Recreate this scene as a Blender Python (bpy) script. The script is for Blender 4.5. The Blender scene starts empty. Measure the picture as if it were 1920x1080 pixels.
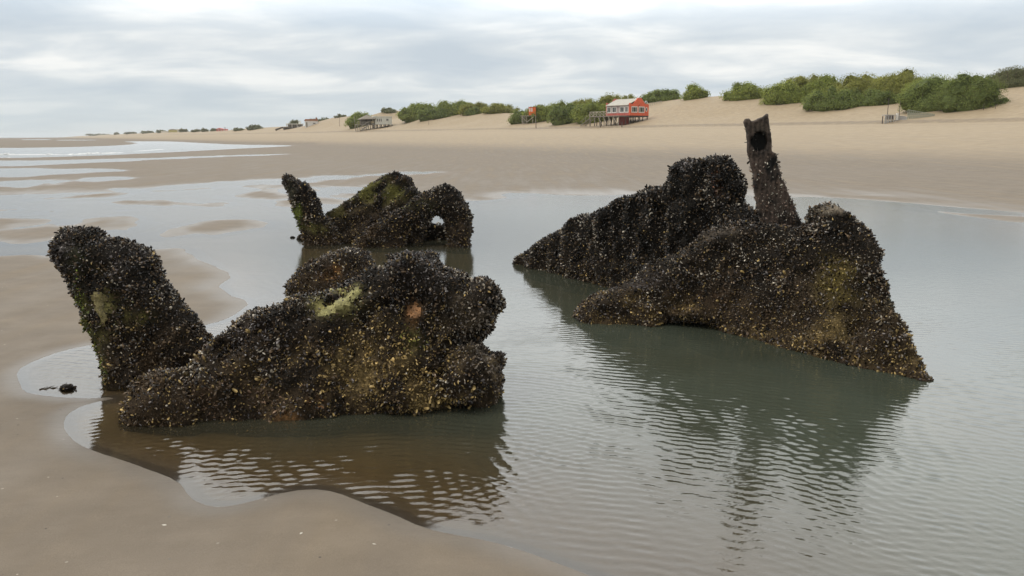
import bpy, math, random
import numpy as np
from mathutils import Vector, Matrix

DBG = 0
HAZE = .0001
random.seed(7)
RNG = np.random.default_rng(11)
scn = bpy.context.scene
COL = scn.collection
HC = 1.7                       # eye height of the photographer
FPX = 1500.0                   # focal length in photo pixels (1920 wide)
TH = math.atan(283.0 / FPX)    # camera tilt
CT, ST = math.cos(TH), math.sin(TH)

# ------------------------------------------------------------------ photo -> world helpers
def ray(px, py):
    x = (px - 960.0) / FPX; y = (540.0 - py) / FPX
    return np.array([x, CT + y * ST, -ST + y * CT])
def ground(px, py, z=0.0):
    d = ray(px, py); t = (z - HC) / d[2]
    return np.array([d[0] * t, d[1] * t])
NU = np.array([0.868, 0.497])  # inland
NV = np.array([-0.497, 0.868]) # along the coast

# ------------------------------------------------------------------ noise
_perm = np.random.default_rng(5).permutation(256).astype(np.int32)
_perm = np.concatenate([_perm, _perm, _perm])
_g3 = np.random.default_rng(6).normal(size=(256, 3)); _g3 /= np.linalg.norm(_g3, axis=1)[:, None]
_g3 = _g3.astype(np.float32)
def perlin(x, y, z):
    x, y, z = np.broadcast_arrays(np.float32(x), np.float32(y), np.float32(z))
    xi = np.floor(x).astype(np.int32); yi = np.floor(y).astype(np.int32); zi = np.floor(z).astype(np.int32)
    xf = x - xi; yf = y - yi; zf = z - zi
    xi &= 255; yi &= 255; zi &= 255
    u = xf * xf * xf * (xf * (xf * 6 - 15) + 10); v = yf * yf * yf * (yf * (yf * 6 - 15) + 10); w = zf * zf * zf * (zf * (zf * 6 - 15) + 10)
    def g(dx, dy, dz):
        h = _perm[_perm[_perm[xi + dx] + yi + dy] + zi + dz]
        gr = _g3[h]
        return gr[..., 0] * (xf - dx) + gr[..., 1] * (yf - dy) + gr[..., 2] * (zf - dz)
    x00 = g(0,0,0) * (1-u) + g(1,0,0) * u; x10 = g(0,1,0) * (1-u) + g(1,1,0) * u
    x01 = g(0,0,1) * (1-u) + g(1,0,1) * u; x11 = g(0,1,1) * (1-u) + g(1,1,1) * u
    return ((x00 * (1-v) + x10 * v) * (1-w) + (x01 * (1-v) + x11 * v) * w) * 1.6
def fbm(x, y, z, o=3, gain=0.5):
    s = 0.0; a = 1.0; f = 1.0
    for i in range(o):
        s = s + a * perlin(x * f + 17.3 * i, y * f - 9.1 * i, z * f + 3.7 * i); a *= gain; f *= 2.03
    return s
def sstep(a, b, x):
    t = np.clip((x - a) / (b - a), 0, 1); return t * t * (3 - 2 * t)
def sdpoly(poly, X, Y):
    """signed distance, positive inside"""
    P = np.asarray(poly, float); n = len(P)
    d2 = np.full(np.shape(X), 1e18); ins = np.zeros(np.shape(X), bool)
    for i in range(n):
        ax, ay = P[i]; bx, by = P[(i + 1) % n]
        ex, ey = bx - ax, by - ay
        L = ex * ex + ey * ey + 1e-12
        wx = X - ax; wy = Y - ay
        t = np.clip((wx * ex + wy * ey) / L, 0, 1)
        dx = wx - ex * t; dy = wy - ey * t
        np.minimum(d2, dx * dx + dy * dy, out=d2)
        if ay != by:
            c = ((ay > Y) != (by > Y)) & (X < ex * (Y - ay) / ey + ax)
            ins ^= c
    d = np.sqrt(d2)
    return np.where(ins, d, -d)
def smooth_poly(P, it=2):
    P = np.asarray(P, float)
    for _ in range(it):
        Q = np.roll(P, -1, 0)
        P = np.stack([0.75 * P + 0.25 * Q, 0.25 * P + 0.75 * Q], 1).reshape(-1, 2)
    return P

# ------------------------------------------------------------------ materials
def new_mat(name):
    m = bpy.data.materials.new(name); m.use_nodes = True
    nt = m.node_tree; nt.nodes.clear()
    return m, nt, nt.nodes, nt.links
def simple_mat(name, col, rough=0.7, var=0.25, scale=3.0, bump=0.0, metal=0.0):
    m, nt, N, L = new_mat(name)
    o = N.new('ShaderNodeOutputMaterial'); b = N.new('ShaderNodeBsdfPrincipled')
    tc = N.new('ShaderNodeTexCoord'); no = N.new('ShaderNodeTexNoise'); no.inputs['Scale'].default_value = scale; no.inputs['Detail'].default_value = 6
    r = N.new('ShaderNodeValToRGB')
    r.color_ramp.elements[0].position = .3; r.color_ramp.elements[1].position = .7
    r.color_ramp.elements[0].color = (*[c * (1 - var) for c in col], 1); r.color_ramp.elements[1].color = (*[min(1, c * (1 + var)) for c in col], 1)
    L.new(tc.outputs['Object'], no.inputs['Vector']); L.new(no.outputs['Fac'], r.inputs['Fac']); L.new(r.outputs['Color'], b.inputs['Base Color'])
    b.inputs['Roughness'].default_value = rough; b.inputs['Metallic'].default_value = metal
    if bump:
        bp = N.new('ShaderNodeBump'); bp.inputs['Strength'].default_value = bump; bp.inputs['Distance'].default_value = .02
        L.new(no.outputs['Fac'], bp.inputs['Height']); L.new(bp.outputs['Normal'], b.inputs['Normal'])
    L.new(b.outputs['BSDF'], o.inputs['Surface'])
    return m
def attr_mat(name, rough=0.5, spec=0.5, noise_scale=60.0, nvar=0.5, bump=0.0, trans=0.0):
    m, nt, N, L = new_mat(name)
    o = N.new('ShaderNodeOutputMaterial'); b = N.new('ShaderNodeBsdfPrincipled')
    a = N.new('ShaderNodeAttribute'); a.attribute_name = 'Col'
    tc = N.new('ShaderNodeTexCoord'); no = N.new('ShaderNodeTexNoise'); no.inputs['Scale'].default_value = noise_scale; no.inputs['Detail'].default_value = 5
    mr = N.new('ShaderNodeMapRange'); mr.inputs['From Min'].default_value = .3; mr.inputs['From Max'].default_value = .7
    mr.inputs['To Min'].default_value = 1 - nvar; mr.inputs['To Max'].default_value = 1 + nvar
    mx = N.new('ShaderNodeMix'); mx.data_type = 'RGBA'; mx.blend_type = 'MULTIPLY'; mx.inputs['Factor'].default_value = 1
    L.new(tc.outputs['Object'], no.inputs['Vector']); L.new(no.outputs['Fac'], mr.inputs['Value'])
    L.new(a.outputs['Color'], mx.inputs[6]); L.new(mr.outputs['Result'], mx.inputs[7]); L.new(mx.outputs[2], b.inputs['Base Color'])
    b.inputs['Roughness'].default_value = rough; b.inputs['Specular IOR Level'].default_value = spec
    if bump:
        bp = N.new('ShaderNodeBump'); bp.inputs['Strength'].default_value = bump; bp.inputs['Distance'].default_value = .01
        L.new(no.outputs['Fac'], bp.inputs['Height']); L.new(bp.outputs['Normal'], b.inputs['Normal'])
    if trans:
        t = N.new('ShaderNodeBsdfTranslucent'); L.new(mx.outputs[2], t.inputs['Color'])
        ms = N.new('ShaderNodeMixShader'); ms.inputs['Fac'].default_value = trans
        L.new(b.outputs['BSDF'], ms.inputs[1]); L.new(t.outputs['BSDF'], ms.inputs[2]); L.new(ms.outputs['Shader'], o.inputs['Surface'])
    else:
        L.new(b.outputs['BSDF'], o.inputs['Surface'])
    return m

# ------------------------------------------------------------------ mesh helpers
def np_mesh(name, V, faces, mats, mat_idx=None, col=None, smooth=None, parent=None, attrs=None):
    """faces: list of int arrays (n,k)"""
    me = bpy.data.meshes.new(name)
    V = np.asarray(V, np.float32)
    faces = [np.asarray(f, np.int32) for f in faces if len(f)]
    nl = sum(f.size for f in faces); nf = sum(len(f) for f in faces)
    me.vertices.add(len(V)); me.vertices.foreach_set('co', V.ravel())
    me.loops.add(nl); me.polygons.add(nf)
    me.loops.foreach_set('vertex_index', np.concatenate([f.ravel() for f in faces]))
    tot = np.concatenate([np.full(len(f), f.shape[1], np.int32) for f in faces])
    st = np.concatenate([[0], np.cumsum(tot)[:-1]]).astype(np.int32)
    me.polygons.foreach_set('loop_start', st)
    try: me.polygons.foreach_set('loop_total', tot)
    except Exception: pass
    if mat_idx is not None: me.polygons.foreach_set('material_index', np.asarray(mat_idx, np.int32))
    if smooth is None: smooth = np.zeros(nf, bool)
    elif np.isscalar(smooth): smooth = np.full(nf, bool(smooth))
    me.polygons.foreach_set('use_smooth', smooth)
    if col is not None:
        a = me.attributes.new('Col', 'FLOAT_COLOR', 'POINT')
        c = np.ones((len(V), 4), np.float32); c[:, :3] = col
        a.data.foreach_set('color', c.ravel())
    for k, arr in (attrs or {}).items():
        a = me.attributes.new(k, 'FLOAT', 'POINT'); a.data.foreach_set('value', np.asarray(arr, np.float32))
    me.update(calc_edges=True)
    for m in mats: me.materials.append(m)
    o = bpy.data.objects.new(name, me); COL.objects.link(o)
    if parent is not None: o.parent = parent
    return o
def tag(o, label=None, cat=None, group=None, kind=None):
    if label: o['label'] = label
    if cat: o['category'] = cat
    if group: o['group'] = group
    if kind: o['kind'] = kind
    return o
def empty(name, loc, rz=0.0):
    o = bpy.data.objects.new(name, None); COL.objects.link(o)
    o.location = loc; o.rotation_euler = (0, 0, rz); o.empty_display_size = .3
    return o
class MB:
    def __init__(s): s.V = []; s.F = []
    def add(s, V, F):
        n = len(s.V); s.V += [tuple(v) for v in V]; s.F += [tuple(i + n for i in f) for f in F]; return s
    def box(s, x0, x1, y0, y1, z0, z1):
        return s.add([(x, y, z) for z in (z0, z1) for y in (y0, y1) for x in (x0, x1)],
                     [(0,2,3,1),(4,5,7,6),(0,1,5,4),(2,6,7,3),(0,4,6,2),(1,3,7,5)])
    def bar(s, p, q, r, r2=None, n=5):
        p = Vector(p); q = Vector(q); r2 = r if r2 is None else r2
        d = (q - p).normalized(); a = d.cross(Vector((0.3, 0.1, 1)) if abs(d.z) < .9 else Vector((1, 0, 0))).normalized(); b = d.cross(a)
        V = []
        for c, rr in ((p, r), (q, r2)):
            for i in range(n):
                t = 2 * math.pi * i / n; V.append(c + (a * math.cos(t) + b * math.sin(t)) * rr)
        F = [(i, (i + 1) % n, n + (i + 1) % n, n + i) for i in range(n)] + [tuple(reversed(range(n))), tuple(range(n, 2 * n))]
        return s.add(V, F)
    def prism(s, prof, y0, y1):
        """profile in x,z extruded along y"""
        n = len(prof)
        V = [(x, y0, z) for x, z in prof] + [(x, y1, z) for x, z in prof]
        F = [tuple(range(n)), tuple(reversed(range(n, 2 * n)))] + [(i, n + i, n + (i + 1) % n, (i + 1) % n) for i in range(n)]
        return s.add(V, F)
    def build(s, name, mat, parent=None, loc=None):
        me = bpy.data.meshes.new(name); me.from_pydata(s.V, [], s.F); me.update(); me.materials.append(mat)
        o = bpy.data.objects.new(name, me); COL.objects.link(o)
        if parent is not None: o.parent = parent
        if loc is not None: o.location = loc
        return o

# ------------------------------------------------------------------ terrain height
def G(*pts): return [tuple(ground(*p)) for p in pts]
near_land = G((-60,481),(0,480),(60,478),(110,482),(200,475),(300,465),(362,461),(385,478),(405,495),(433,515),(434,520),(412,531),(409,540),(425,551),(468,567),(450,586),(415,601),
  (380,610),(340,622),(300,632),(250,640),(200,643),(150,650),(90,665),(45,685),(29,708),(40,733),(90,743),(150,748),(222,745),(165,757),(133,775),(119,797),(130,818),(165,842),(200,858),(290,880),
  (340,900),(356,932),(385,944),(420,948),(470,940),(540,922),(600,920),(660,932),(740,960),(800,985),(900,1010),(1000,1042),(1100,1075),(1200,1120)) + [(1.5,-3),(-20,-8),(-40,6)]
upper_edge = G((1910,418),(1800,404),(1700,389),(1550,371),(1300,363),(1100,366),(1000,369),(900,374),(760,381),(610,383),(588,371),(545,361),(420,352),(264,361),(120,364),(0,366),(-300,372))
west = [tuple(ground(-500,300)), tuple(ground(-600,262)), tuple(ground(0,258.6)), tuple(ground(80,258.0)), tuple(ground(150,257.5))]
upper_land = [(9000,9000),(9000,-4000),(60,-10),(22,10)] + upper_edge + west
bars = [  # thin sand bars in the braided shallows
 G((270,441),(300,427),(360,420),(420,413),(470,417),(488,424),(460,432),(400,440),(330,447),(285,452)),
 G((-60,437),(20,431),(100,424),(140,410),(190,404),(250,409),(288,420),(270,430),(200,437),(120,446),(60,456),(20,449),(-60,447)),
 G((-60,412),(0,409),(60,408),(100,413),(60,422),(0,432),(-60,434)),
 G((40,404),(70,395),(100,391),(140,391),(120,397),(80,402)),
 G((53,375),(101,367),(180,362),(253,359),(270,362),(247,369),(170,373),(110,376)),
 G((112,381),(170,377),(253,375),(330,377),(394,380),(433,386),(400,388),(365,389),(281,385),(200,384)),
 G((0,392),(30,389),(50,391),(20,394),(-30,396)),
 G((218,394),(240,392),(255,393.5),(235,395)),
 G((413,369),(450,360),(492,356),(545,359),(552,372),(510,374),(470,372)),
 G((505,386),(530,377),(560,374),(560,384),(540,388)),
]
cuts = [ #  water cut into the upper beach
 (G((240,354),(300,349),(365,345),(540,335),(700,326),(800,322),(835,323),(700,331),(540,344),(400,352),(280,359)), .02),
 (G((560,366),(600,358),(640,351),(720,346),(700,352),(640,361),(600,369)), .02),
 (G((-500,315),(0,316),(100,316),(197,317),(250,319.5),(150,324),(60,329),(0,334),(-500,342)), .03),
 (G((-500,345),(0,341),(100,337),(230,331),(300,332),(200,338),(100,345),(0,353),(-500,362)), .012),
 (G((-900,292),(0,302),(169,299),(281,296),(420,291.5),(534,288.5),(534,290),(420,294),(281,300),(100,309),(0,312),(-900,320)), .04),
 (G((-900,280),(0,277.7),(140,276),(242,272),(261,268),(228,265.2),(309,264.8),(394,269),(440,271.5),(540,272),(545,274.5),(480,277),(309,286),(140,293.5),(0,297),(-900,300)), .06),
 (G((1470,371),(1600,374),(1750,386),(1900,399),(1960,405),(1780,397),(1600,381)), .03),
 (G((40,261.4),(95,261.2),(95,262.3),(40,262.4)), .01),
 (G((106,262.4),(180,262.2),(180,263.2),(106,263.3)), .01),
]
near_land = smooth_poly(near_land, 1)
upper_land = np.asarray(upper_land)
bars = [smooth_poly(b, 2) for b in bars]
cuts = [(smooth_poly(c, 1), k) for c, k in cuts]

crest_tab = [(2300,150),(2100,150),(1920,160),(1880,166),(1790,186),(1700,184),(1600,181),(1500,181),(1400,180),(1345,180),(1300,183),(1240,188),(1150,200),(1080,208),(1000,214),(950,212),(900,211),
  (850,214),(800,219),(760,221),(738,206),(722,212),(700,218),(650,218),(632,219),(610,231),(580,235),(520,238),(480,240),(400,246),(300,248.5),(200,252.5),(160,254.6)]
UC = 166.0
cv, cz = [], []
for (px, py) in crest_tab:
    d = ray(px, py); t = UC / (d[0] * NU[0] + d[1] * NU[1])
    cv.append((d[0] * NV[0] + d[1] * NV[1]) * t); cz.append(HC + d[2] * t)
cv = np.array(cv); cz = np.maximum(np.array(cz), 4.5)
def dune_z(u, v):
    hc = np.interp(v, cv, cz)
    b = np.interp(u, [-50, 16, 36, 126, 127.2, 128.5], [0.05, 0.05, 0.16, 3.95, 4.55, 4.6])
    w = np.interp(v, [-100, 60, 300, 700], [1.0, 1.0, .9, .6])
    wob = 3.0 * perlin(v * .02, u * 0 + 3.3, 0.5) + 1.2 * perlin(v * .07, u * 0 + 1.3, 0.5)
    uu = u - 130 - wob
    rise = np.clip(uu / (UC - 130), 0, 1)
    rise = .55 * rise + .45 * rise * rise * (3 - 2 * rise)
    z = b + (hc - 4.6) * rise
    und = perlin(u * .05, v * .035, 7.0) * 1.0 + perlin(u * .12, v * .1, 2.0) * .35
    z = z + und * sstep(0, 15, uu) * sstep(UC - 2, UC - 25, u)
    z = np.where(u > UC, z - np.minimum((u - UC) * .12, 8), z)
    return np.maximum(z, .05)
def terrain(X, Y):
    """returns height and the distance (m) to the near pool shore"""
    u = X * NU[0] + Y * NU[1]; v = X * NV[0] + Y * NV[1]
    R = np.hypot(X, Y)
    wx = fbm(X * .35, Y * .35, 1.0, 3) ; wy = fbm(X * .35 + 40, Y * .35, 2.0, 3)
    am = np.clip((R - 6.0) * .014, 0.0, .7)
    Xw = X + wx * am; Yw = Y + wy * am
    # small-scale crispness of the near shore
    a2 = np.clip(.03 * sstep(1.5, 4, R), 0, .03)
    Xn = X + a2 * perlin(X * 2.2, Y * 2.2, .3); Yn = Y + a2 * perlin(X * 2.2 + 9, Y * 2.2, .3)
    sn = sdpoly(near_land, Xn, Yn)
    hin = np.minimum(sn * .06, .012 + sn * .02); hin = np.minimum(hin, .10 + .004 * sn)
    far = sstep(6.0, 9.0, Y)
    h = np.where(sn > 0, hin * (1 - .6 * far), np.maximum(sn * (.12 - .05 * far), -.42))
    su = sdpoly(upper_land, Xw, Yw)
    bu = np.where(su > 0, np.minimum(su * .006, .02) + np.minimum(np.maximum(su - 3, 0) * .004, .03), np.maximum(su * .035, -.42))
    bu = bu + np.where(su > 0, np.maximum(dune_z(u, v) - .05, 0), 0)
    h = np.maximum(h, bu)
    for b in bars:
        s = sdpoly(b, Xw, Yw)
        h = np.maximum(h, np.where(s > 0, np.minimum(s * .018, .035), np.maximum(s * .022, -.42)))
    for c, sl in cuts:
        s = sdpoly(c, Xw, Yw)
        h = np.minimum(h, np.where(s > 0, np.maximum(-s * sl, -.15), -s * .012 + np.square(s / 9.0)))
    # braided shallows: gently uneven bottom
    br = sstep(9, 14, Y) * sstep(3, -2, X + .12 * Y - 1.0) * sstep(70, 40, R)
    h = h + br * .012 * fbm(u * .8, v * .22, 4.0, 3) * sstep(.12, .02, np.abs(h))
    fr = sstep(16, 24, R) * sstep(140, 70, R)
    h = h + fr * .016 * fbm(u * .35, v * .06, 8.0, 3) * sstep(.2, .05, np.abs(h))
    h = h + .002 * perlin(X * 1.7, Y * 1.7, 0) * sstep(1, 3, R)
    return h, sn, su

def drop(px, py, d0=25.0, d1=6000.0):
    d = ray(px, py)
    t = np.geomspace(d0, d1, 6000)
    X = d[0] * t; Y = d[1] * t; Z = HC + d[2] * t
    u = X * NU[0] + Y * NU[1]; v = X * NV[0] + Y * NV[1]
    k = np.argmax(Z < dune_z(u, v))
    if not (Z < dune_z(u, v)).any():
        # skyline case: stand it on the crest
        tt = UC / (d[0] * NU[0] + d[1] * NU[1]); x, y = d[0] * tt, d[1] * tt
        return Vector((x, y, float(dune_z(np.array(UC), np.array(x * NV[0] + y * NV[1])))))
    return Vector((X[k], Y[k], Z[k]))
def tz(x, y):
    return float(dune_z(np.array(x * NU[0] + y * NU[1]), np.array(x * NV[0] + y * NV[1])))

# ------------------------------------------------------------------ ground and water sheets (one polar grid)
ang = np.concatenate([np.arange(-180, -40, 5.0), np.arange(-40, 40, .115), np.arange(40, 180, 5.0)]) * math.pi / 180
rad = np.concatenate([np.linspace(.05, 2.2, 14)[:-1], np.arange(2.2, 6.6, .0088), np.arange(6.6, 9.0, .0125)])
r = 9.0; rr = []
while r < 12000: rr.append(r); r *= 1.0105
rad = np.concatenate([rad, rr])
AA, RR = np.meshgrid(ang, rad)
GX = RR * np.sin(AA); GY = RR * np.cos(AA)
GH, SN, SU = terrain(GX, GY)
nr, na = GX.shape
idx = np.arange(nr * na).reshape(nr, na)
q0 = idx[:-1]; q1 = idx[1:]
QUADS = np.stack([q0, np.roll(q0, -1, 1), np.roll(q1, -1, 1), q1], -1).reshape(-1, 4)

def sand_material():
    m, nt, N, L = new_mat('sand')
    o = N.new('ShaderNodeOutputMaterial'); b = N.new('ShaderNodeBsdfPrincipled')
    ge = N.new('ShaderNodeNewGeometry')
    wet = N.new('ShaderNodeAttribute'); wet.attribute_name = 'wet'
    def noise(scale, detail, st=(1, 1, 1), rough=.55):
        mp = N.new('ShaderNodeMapping'); mp.inputs['Scale'].default_value = st; mp.inputs['Rotation'].default_value = (0, 0, math.radians(-30))
        no = N.new('ShaderNodeTexNoise'); no.inputs['Scale'].default_value = scale; no.inputs['Detail'].default_value = detail; no.inputs['Roughness'].default_value = rough
        L.new(ge.outputs['Position'], mp.inputs['Vector']); L.new(mp.outputs['Vector'], no.inputs['Vector']); return no
    n1 = noise(.9, 6); n2 = noise(220, 3); n3 = noise(.35, 5, (6, .5, 1)); n4 = noise(3.0, 6, (1, 1, 1), .65)
    dry = N.new('ShaderNodeValToRGB'); dry.color_ramp.elements[0].color = (.325, .252, .163, 1); dry.color_ramp.elements[1].color = (.40, .315, .21, 1)
    dry.color_ramp.elements[0].position = .3; dry.color_ramp.elements[1].position = .7
    L.new(n1.outputs['Fac'], dry.inputs['Fac'])
    wt = N.new('ShaderNodeValToRGB'); wt.color_ramp.elements[0].color = (.175, .141, .104, 1); wt.color_ramp.elements[1].color = (.215, .176, .133, 1)
    wt.color_ramp.elements[0].position = .3; wt.color_ramp.elements[1].position = .7
    L.new(n4.outputs['Fac'], wt.inputs['Fac'])
    # wetness with streaks along the coast
    wa = N.new('ShaderNodeMath'); wa.operation = 'SUBTRACT'; L.new(n3.outputs['Fac'], wa.inputs[0]); wa.inputs[1].default_value = .5
    wm = N.new('ShaderNodeMath'); wm.operation = 'MULTIPLY_ADD'; wm.use_clamp = True; wm.inputs[1].default_value = .9
    L.new(wa.outputs[0], wm.inputs[0]); L.new(wet.outputs['Fac'], wm.inputs[2])
    mx = N.new('ShaderNodeMix'); mx.data_type = 'RGBA'; L.new(wm.outputs[0], mx.inputs['Factor']); L.new(dry.outputs['Color'], mx.inputs[6]); L.new(wt.outputs['Color'], mx.inputs[7])
    gr = N.new('ShaderNodeMapRange'); gr.inputs['From Min'].default_value = .3; gr.inputs['From Max'].default_value = .7; gr.inputs['To Min'].default_value = .86; gr.inputs['To Max'].default_value = 1.14
    L.new(n2.outputs['Fac'], gr.inputs['Value'])
    m2 = N.new('ShaderNodeMix'); m2.data_type = 'RGBA'; m2.blend_type = 'MULTIPLY'; m2.inputs['Factor'].default_value = 1
    L.new(mx.outputs[2], m2.inputs[6]); L.new(gr.outputs['Result'], m2.inputs[7]); 
    vo = N.new('ShaderNodeTexVoronoi'); vo.inputs['Scale'].default_value = 13; L.new(ge.outputs['Position'], vo.inputs['Vector'])
    vs = N.new('ShaderNodeMath'); vs.operation = 'LESS_THAN'; vs.inputs[1].default_value = .085; L.new(vo.outputs['Distance'], vs.inputs[0])
    vg = N.new('ShaderNodeMath'); vg.operation = 'GREATER_THAN'; vg.inputs[1].default_value = .62; sx = N.new('ShaderNodeSeparateColor'); L.new(vo.outputs['Color'], sx.inputs[0]); L.new(sx.outputs[0], vg.inputs[0])
    va = N.new('ShaderNodeMath'); va.operation = 'MULTIPLY'; L.new(vs.outputs[0], va.inputs[0]); L.new(vg.outputs[0], va.inputs[1])
    vc = N.new('ShaderNodeMix'); vc.data_type = 'RGBA'; L.new(sx.outputs[1], vc.inputs['Factor']); vc.inputs[6].default_value = (.45, .40, .33, 1); vc.inputs[7].default_value = (.06, .05, .045, 1)
    m3 = N.new('ShaderNodeMix'); m3.data_type = 'RGBA'; L.new(va.outputs[0], m3.inputs['Factor']); L.new(m2.outputs[2], m3.inputs[6]); L.new(vc.outputs[2], m3.inputs[7])
    film = N.new('ShaderNodeAttribute'); film.attribute_name = 'film'
    dk = N.new('ShaderNodeMapRange'); dk.inputs['From Max'].default_value = .5; dk.inputs['To Min'].default_value = 1.0; dk.inputs['To Max'].default_value = .72; L.new(film.outputs['Fac'], dk.inputs['Value'])
    n5 = noise(1.2, 5, (.8, 2.2, 1), .6); s5 = N.new('ShaderNodeMapRange'); s5.inputs['From Min'].default_value = .3; s5.inputs['From Max'].default_value = .7; s5.inputs['To Min'].default_value = .91; s5.inputs['To Max'].default_value = 1.09; L.new(n5.outputs['Fac'], s5.inputs['Value'])
    d5 = N.new('ShaderNodeMath'); d5.operation = 'MULTIPLY'; L.new(dk.outputs['Result'], d5.inputs[0]); L.new(s5.outputs['Result'], d5.inputs[1])
    m4 = N.new('ShaderNodeMix'); m4.data_type = 'RGBA'; m4.blend_type = 'MULTIPLY'; m4.inputs['Factor'].default_value = 1; L.new(m3.outputs[2], m4.inputs[6]); L.new(d5.outputs[0], m4.inputs[7])
    L.new(m4.outputs[2], b.inputs['Base Color'])
    fm = N.new('ShaderNodeMath'); fm.operation = 'MULTIPLY_ADD'; fm.use_clamp = True; fm.inputs[1].default_value = .5
    L.new(wa.outputs[0], fm.inputs[0]); L.new(film.outputs['Fac'], fm.inputs[2])
    ro = N.new('ShaderNodeMapRange'); ro.inputs['To Min'].default_value = .75; ro.inputs['To Max'].default_value = .10
    L.new(fm.outputs[0], ro.inputs['Value']); L.new(ro.outputs['Result'], b.inputs['Roughness'])
    sl = N.new('ShaderNodeMapRange'); sl.inputs['To Min'].default_value = .2; sl.inputs['To Max'].default_value = .9; L.new(fm.outputs[0], sl.inputs['Value']); L.new(sl.outputs['Result'], b.inputs['Specular IOR Level'])
    bp = N.new('ShaderNodeBump'); bp.inputs['Strength'].default_value = .25; bp.inputs['Distance'].default_value = .002
    L.new(n2.outputs['Fac'], bp.inputs['Height'])
    bp2 = N.new('ShaderNodeBump'); bp2.inputs['Strength'].default_value = .25; bp2.inputs['Distance'].default_value = .01
    L.new(n4.outputs['Fac'], bp2.inputs['Height']); L.new(bp.outputs['Normal'], bp2.inputs['Normal'])
    n6 = noise(10, 4, (1, 3.2, 1), .55); bp3 = N.new('ShaderNodeBump'); bp3.inputs['Strength'].default_value = .15; bp3.inputs['Distance'].default_value = .012
    L.new(n6.outputs['Fac'], bp3.inputs['Height']); L.new(bp2.outputs['Normal'], bp3.inputs['Normal'])
    L.new(bp3.outputs['Normal'], b.inputs['Normal'])
    L.new(b.outputs['BSDF'], o.inputs['Surface'])
    return m
UU = GX * NU[0] + GY * NU[1]
wet = np.clip(1.05 - .85 * sstep(.10, 1.1, GH) - .2 * sstep(.9, 2.8, GH), 0, 1)
wet = np.maximum(wet, .75 * np.exp(-((UU - 127.2 - 1.5 * perlin(GX * .05, GY * .05, 3.0)) / 1.3) ** 2) * (GH < 6))
wet = np.maximum(wet, .35 * np.exp(-((UU - 112 - 4 * perlin(GX * .03, GY * .03, 9.0)) / 1.2) ** 2) * (GH < 6))
wet = np.where((SN > 0) & (GH < .5), np.maximum(wet, .95), wet)
film = sstep(.012, .001, GH) * .38 + .10 * sstep(.10, .01, GH)
f2 = sstep(4.5, .3, SU) * (SU > -.5) * (SN < 0) * sstep(14, 17, RR) * np.clip(.75 + 1.6 * fbm(UU * .5, (GX * NV[0] + GY * NV[1]) * .16, 3.0, 3), 0, 1)
film = np.maximum(film * (GH > -.008), f2 * .5)
sand = np_mesh('sand', np.stack([GX, GY, GH], -1).reshape(-1, 3), [QUADS], [sand_material()], smooth=True, attrs={'wet': wet.ravel(), 'film': film.ravel()})
tag(sand, 'wide wet beach rising to pale dunes', kind='structure')

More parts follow.
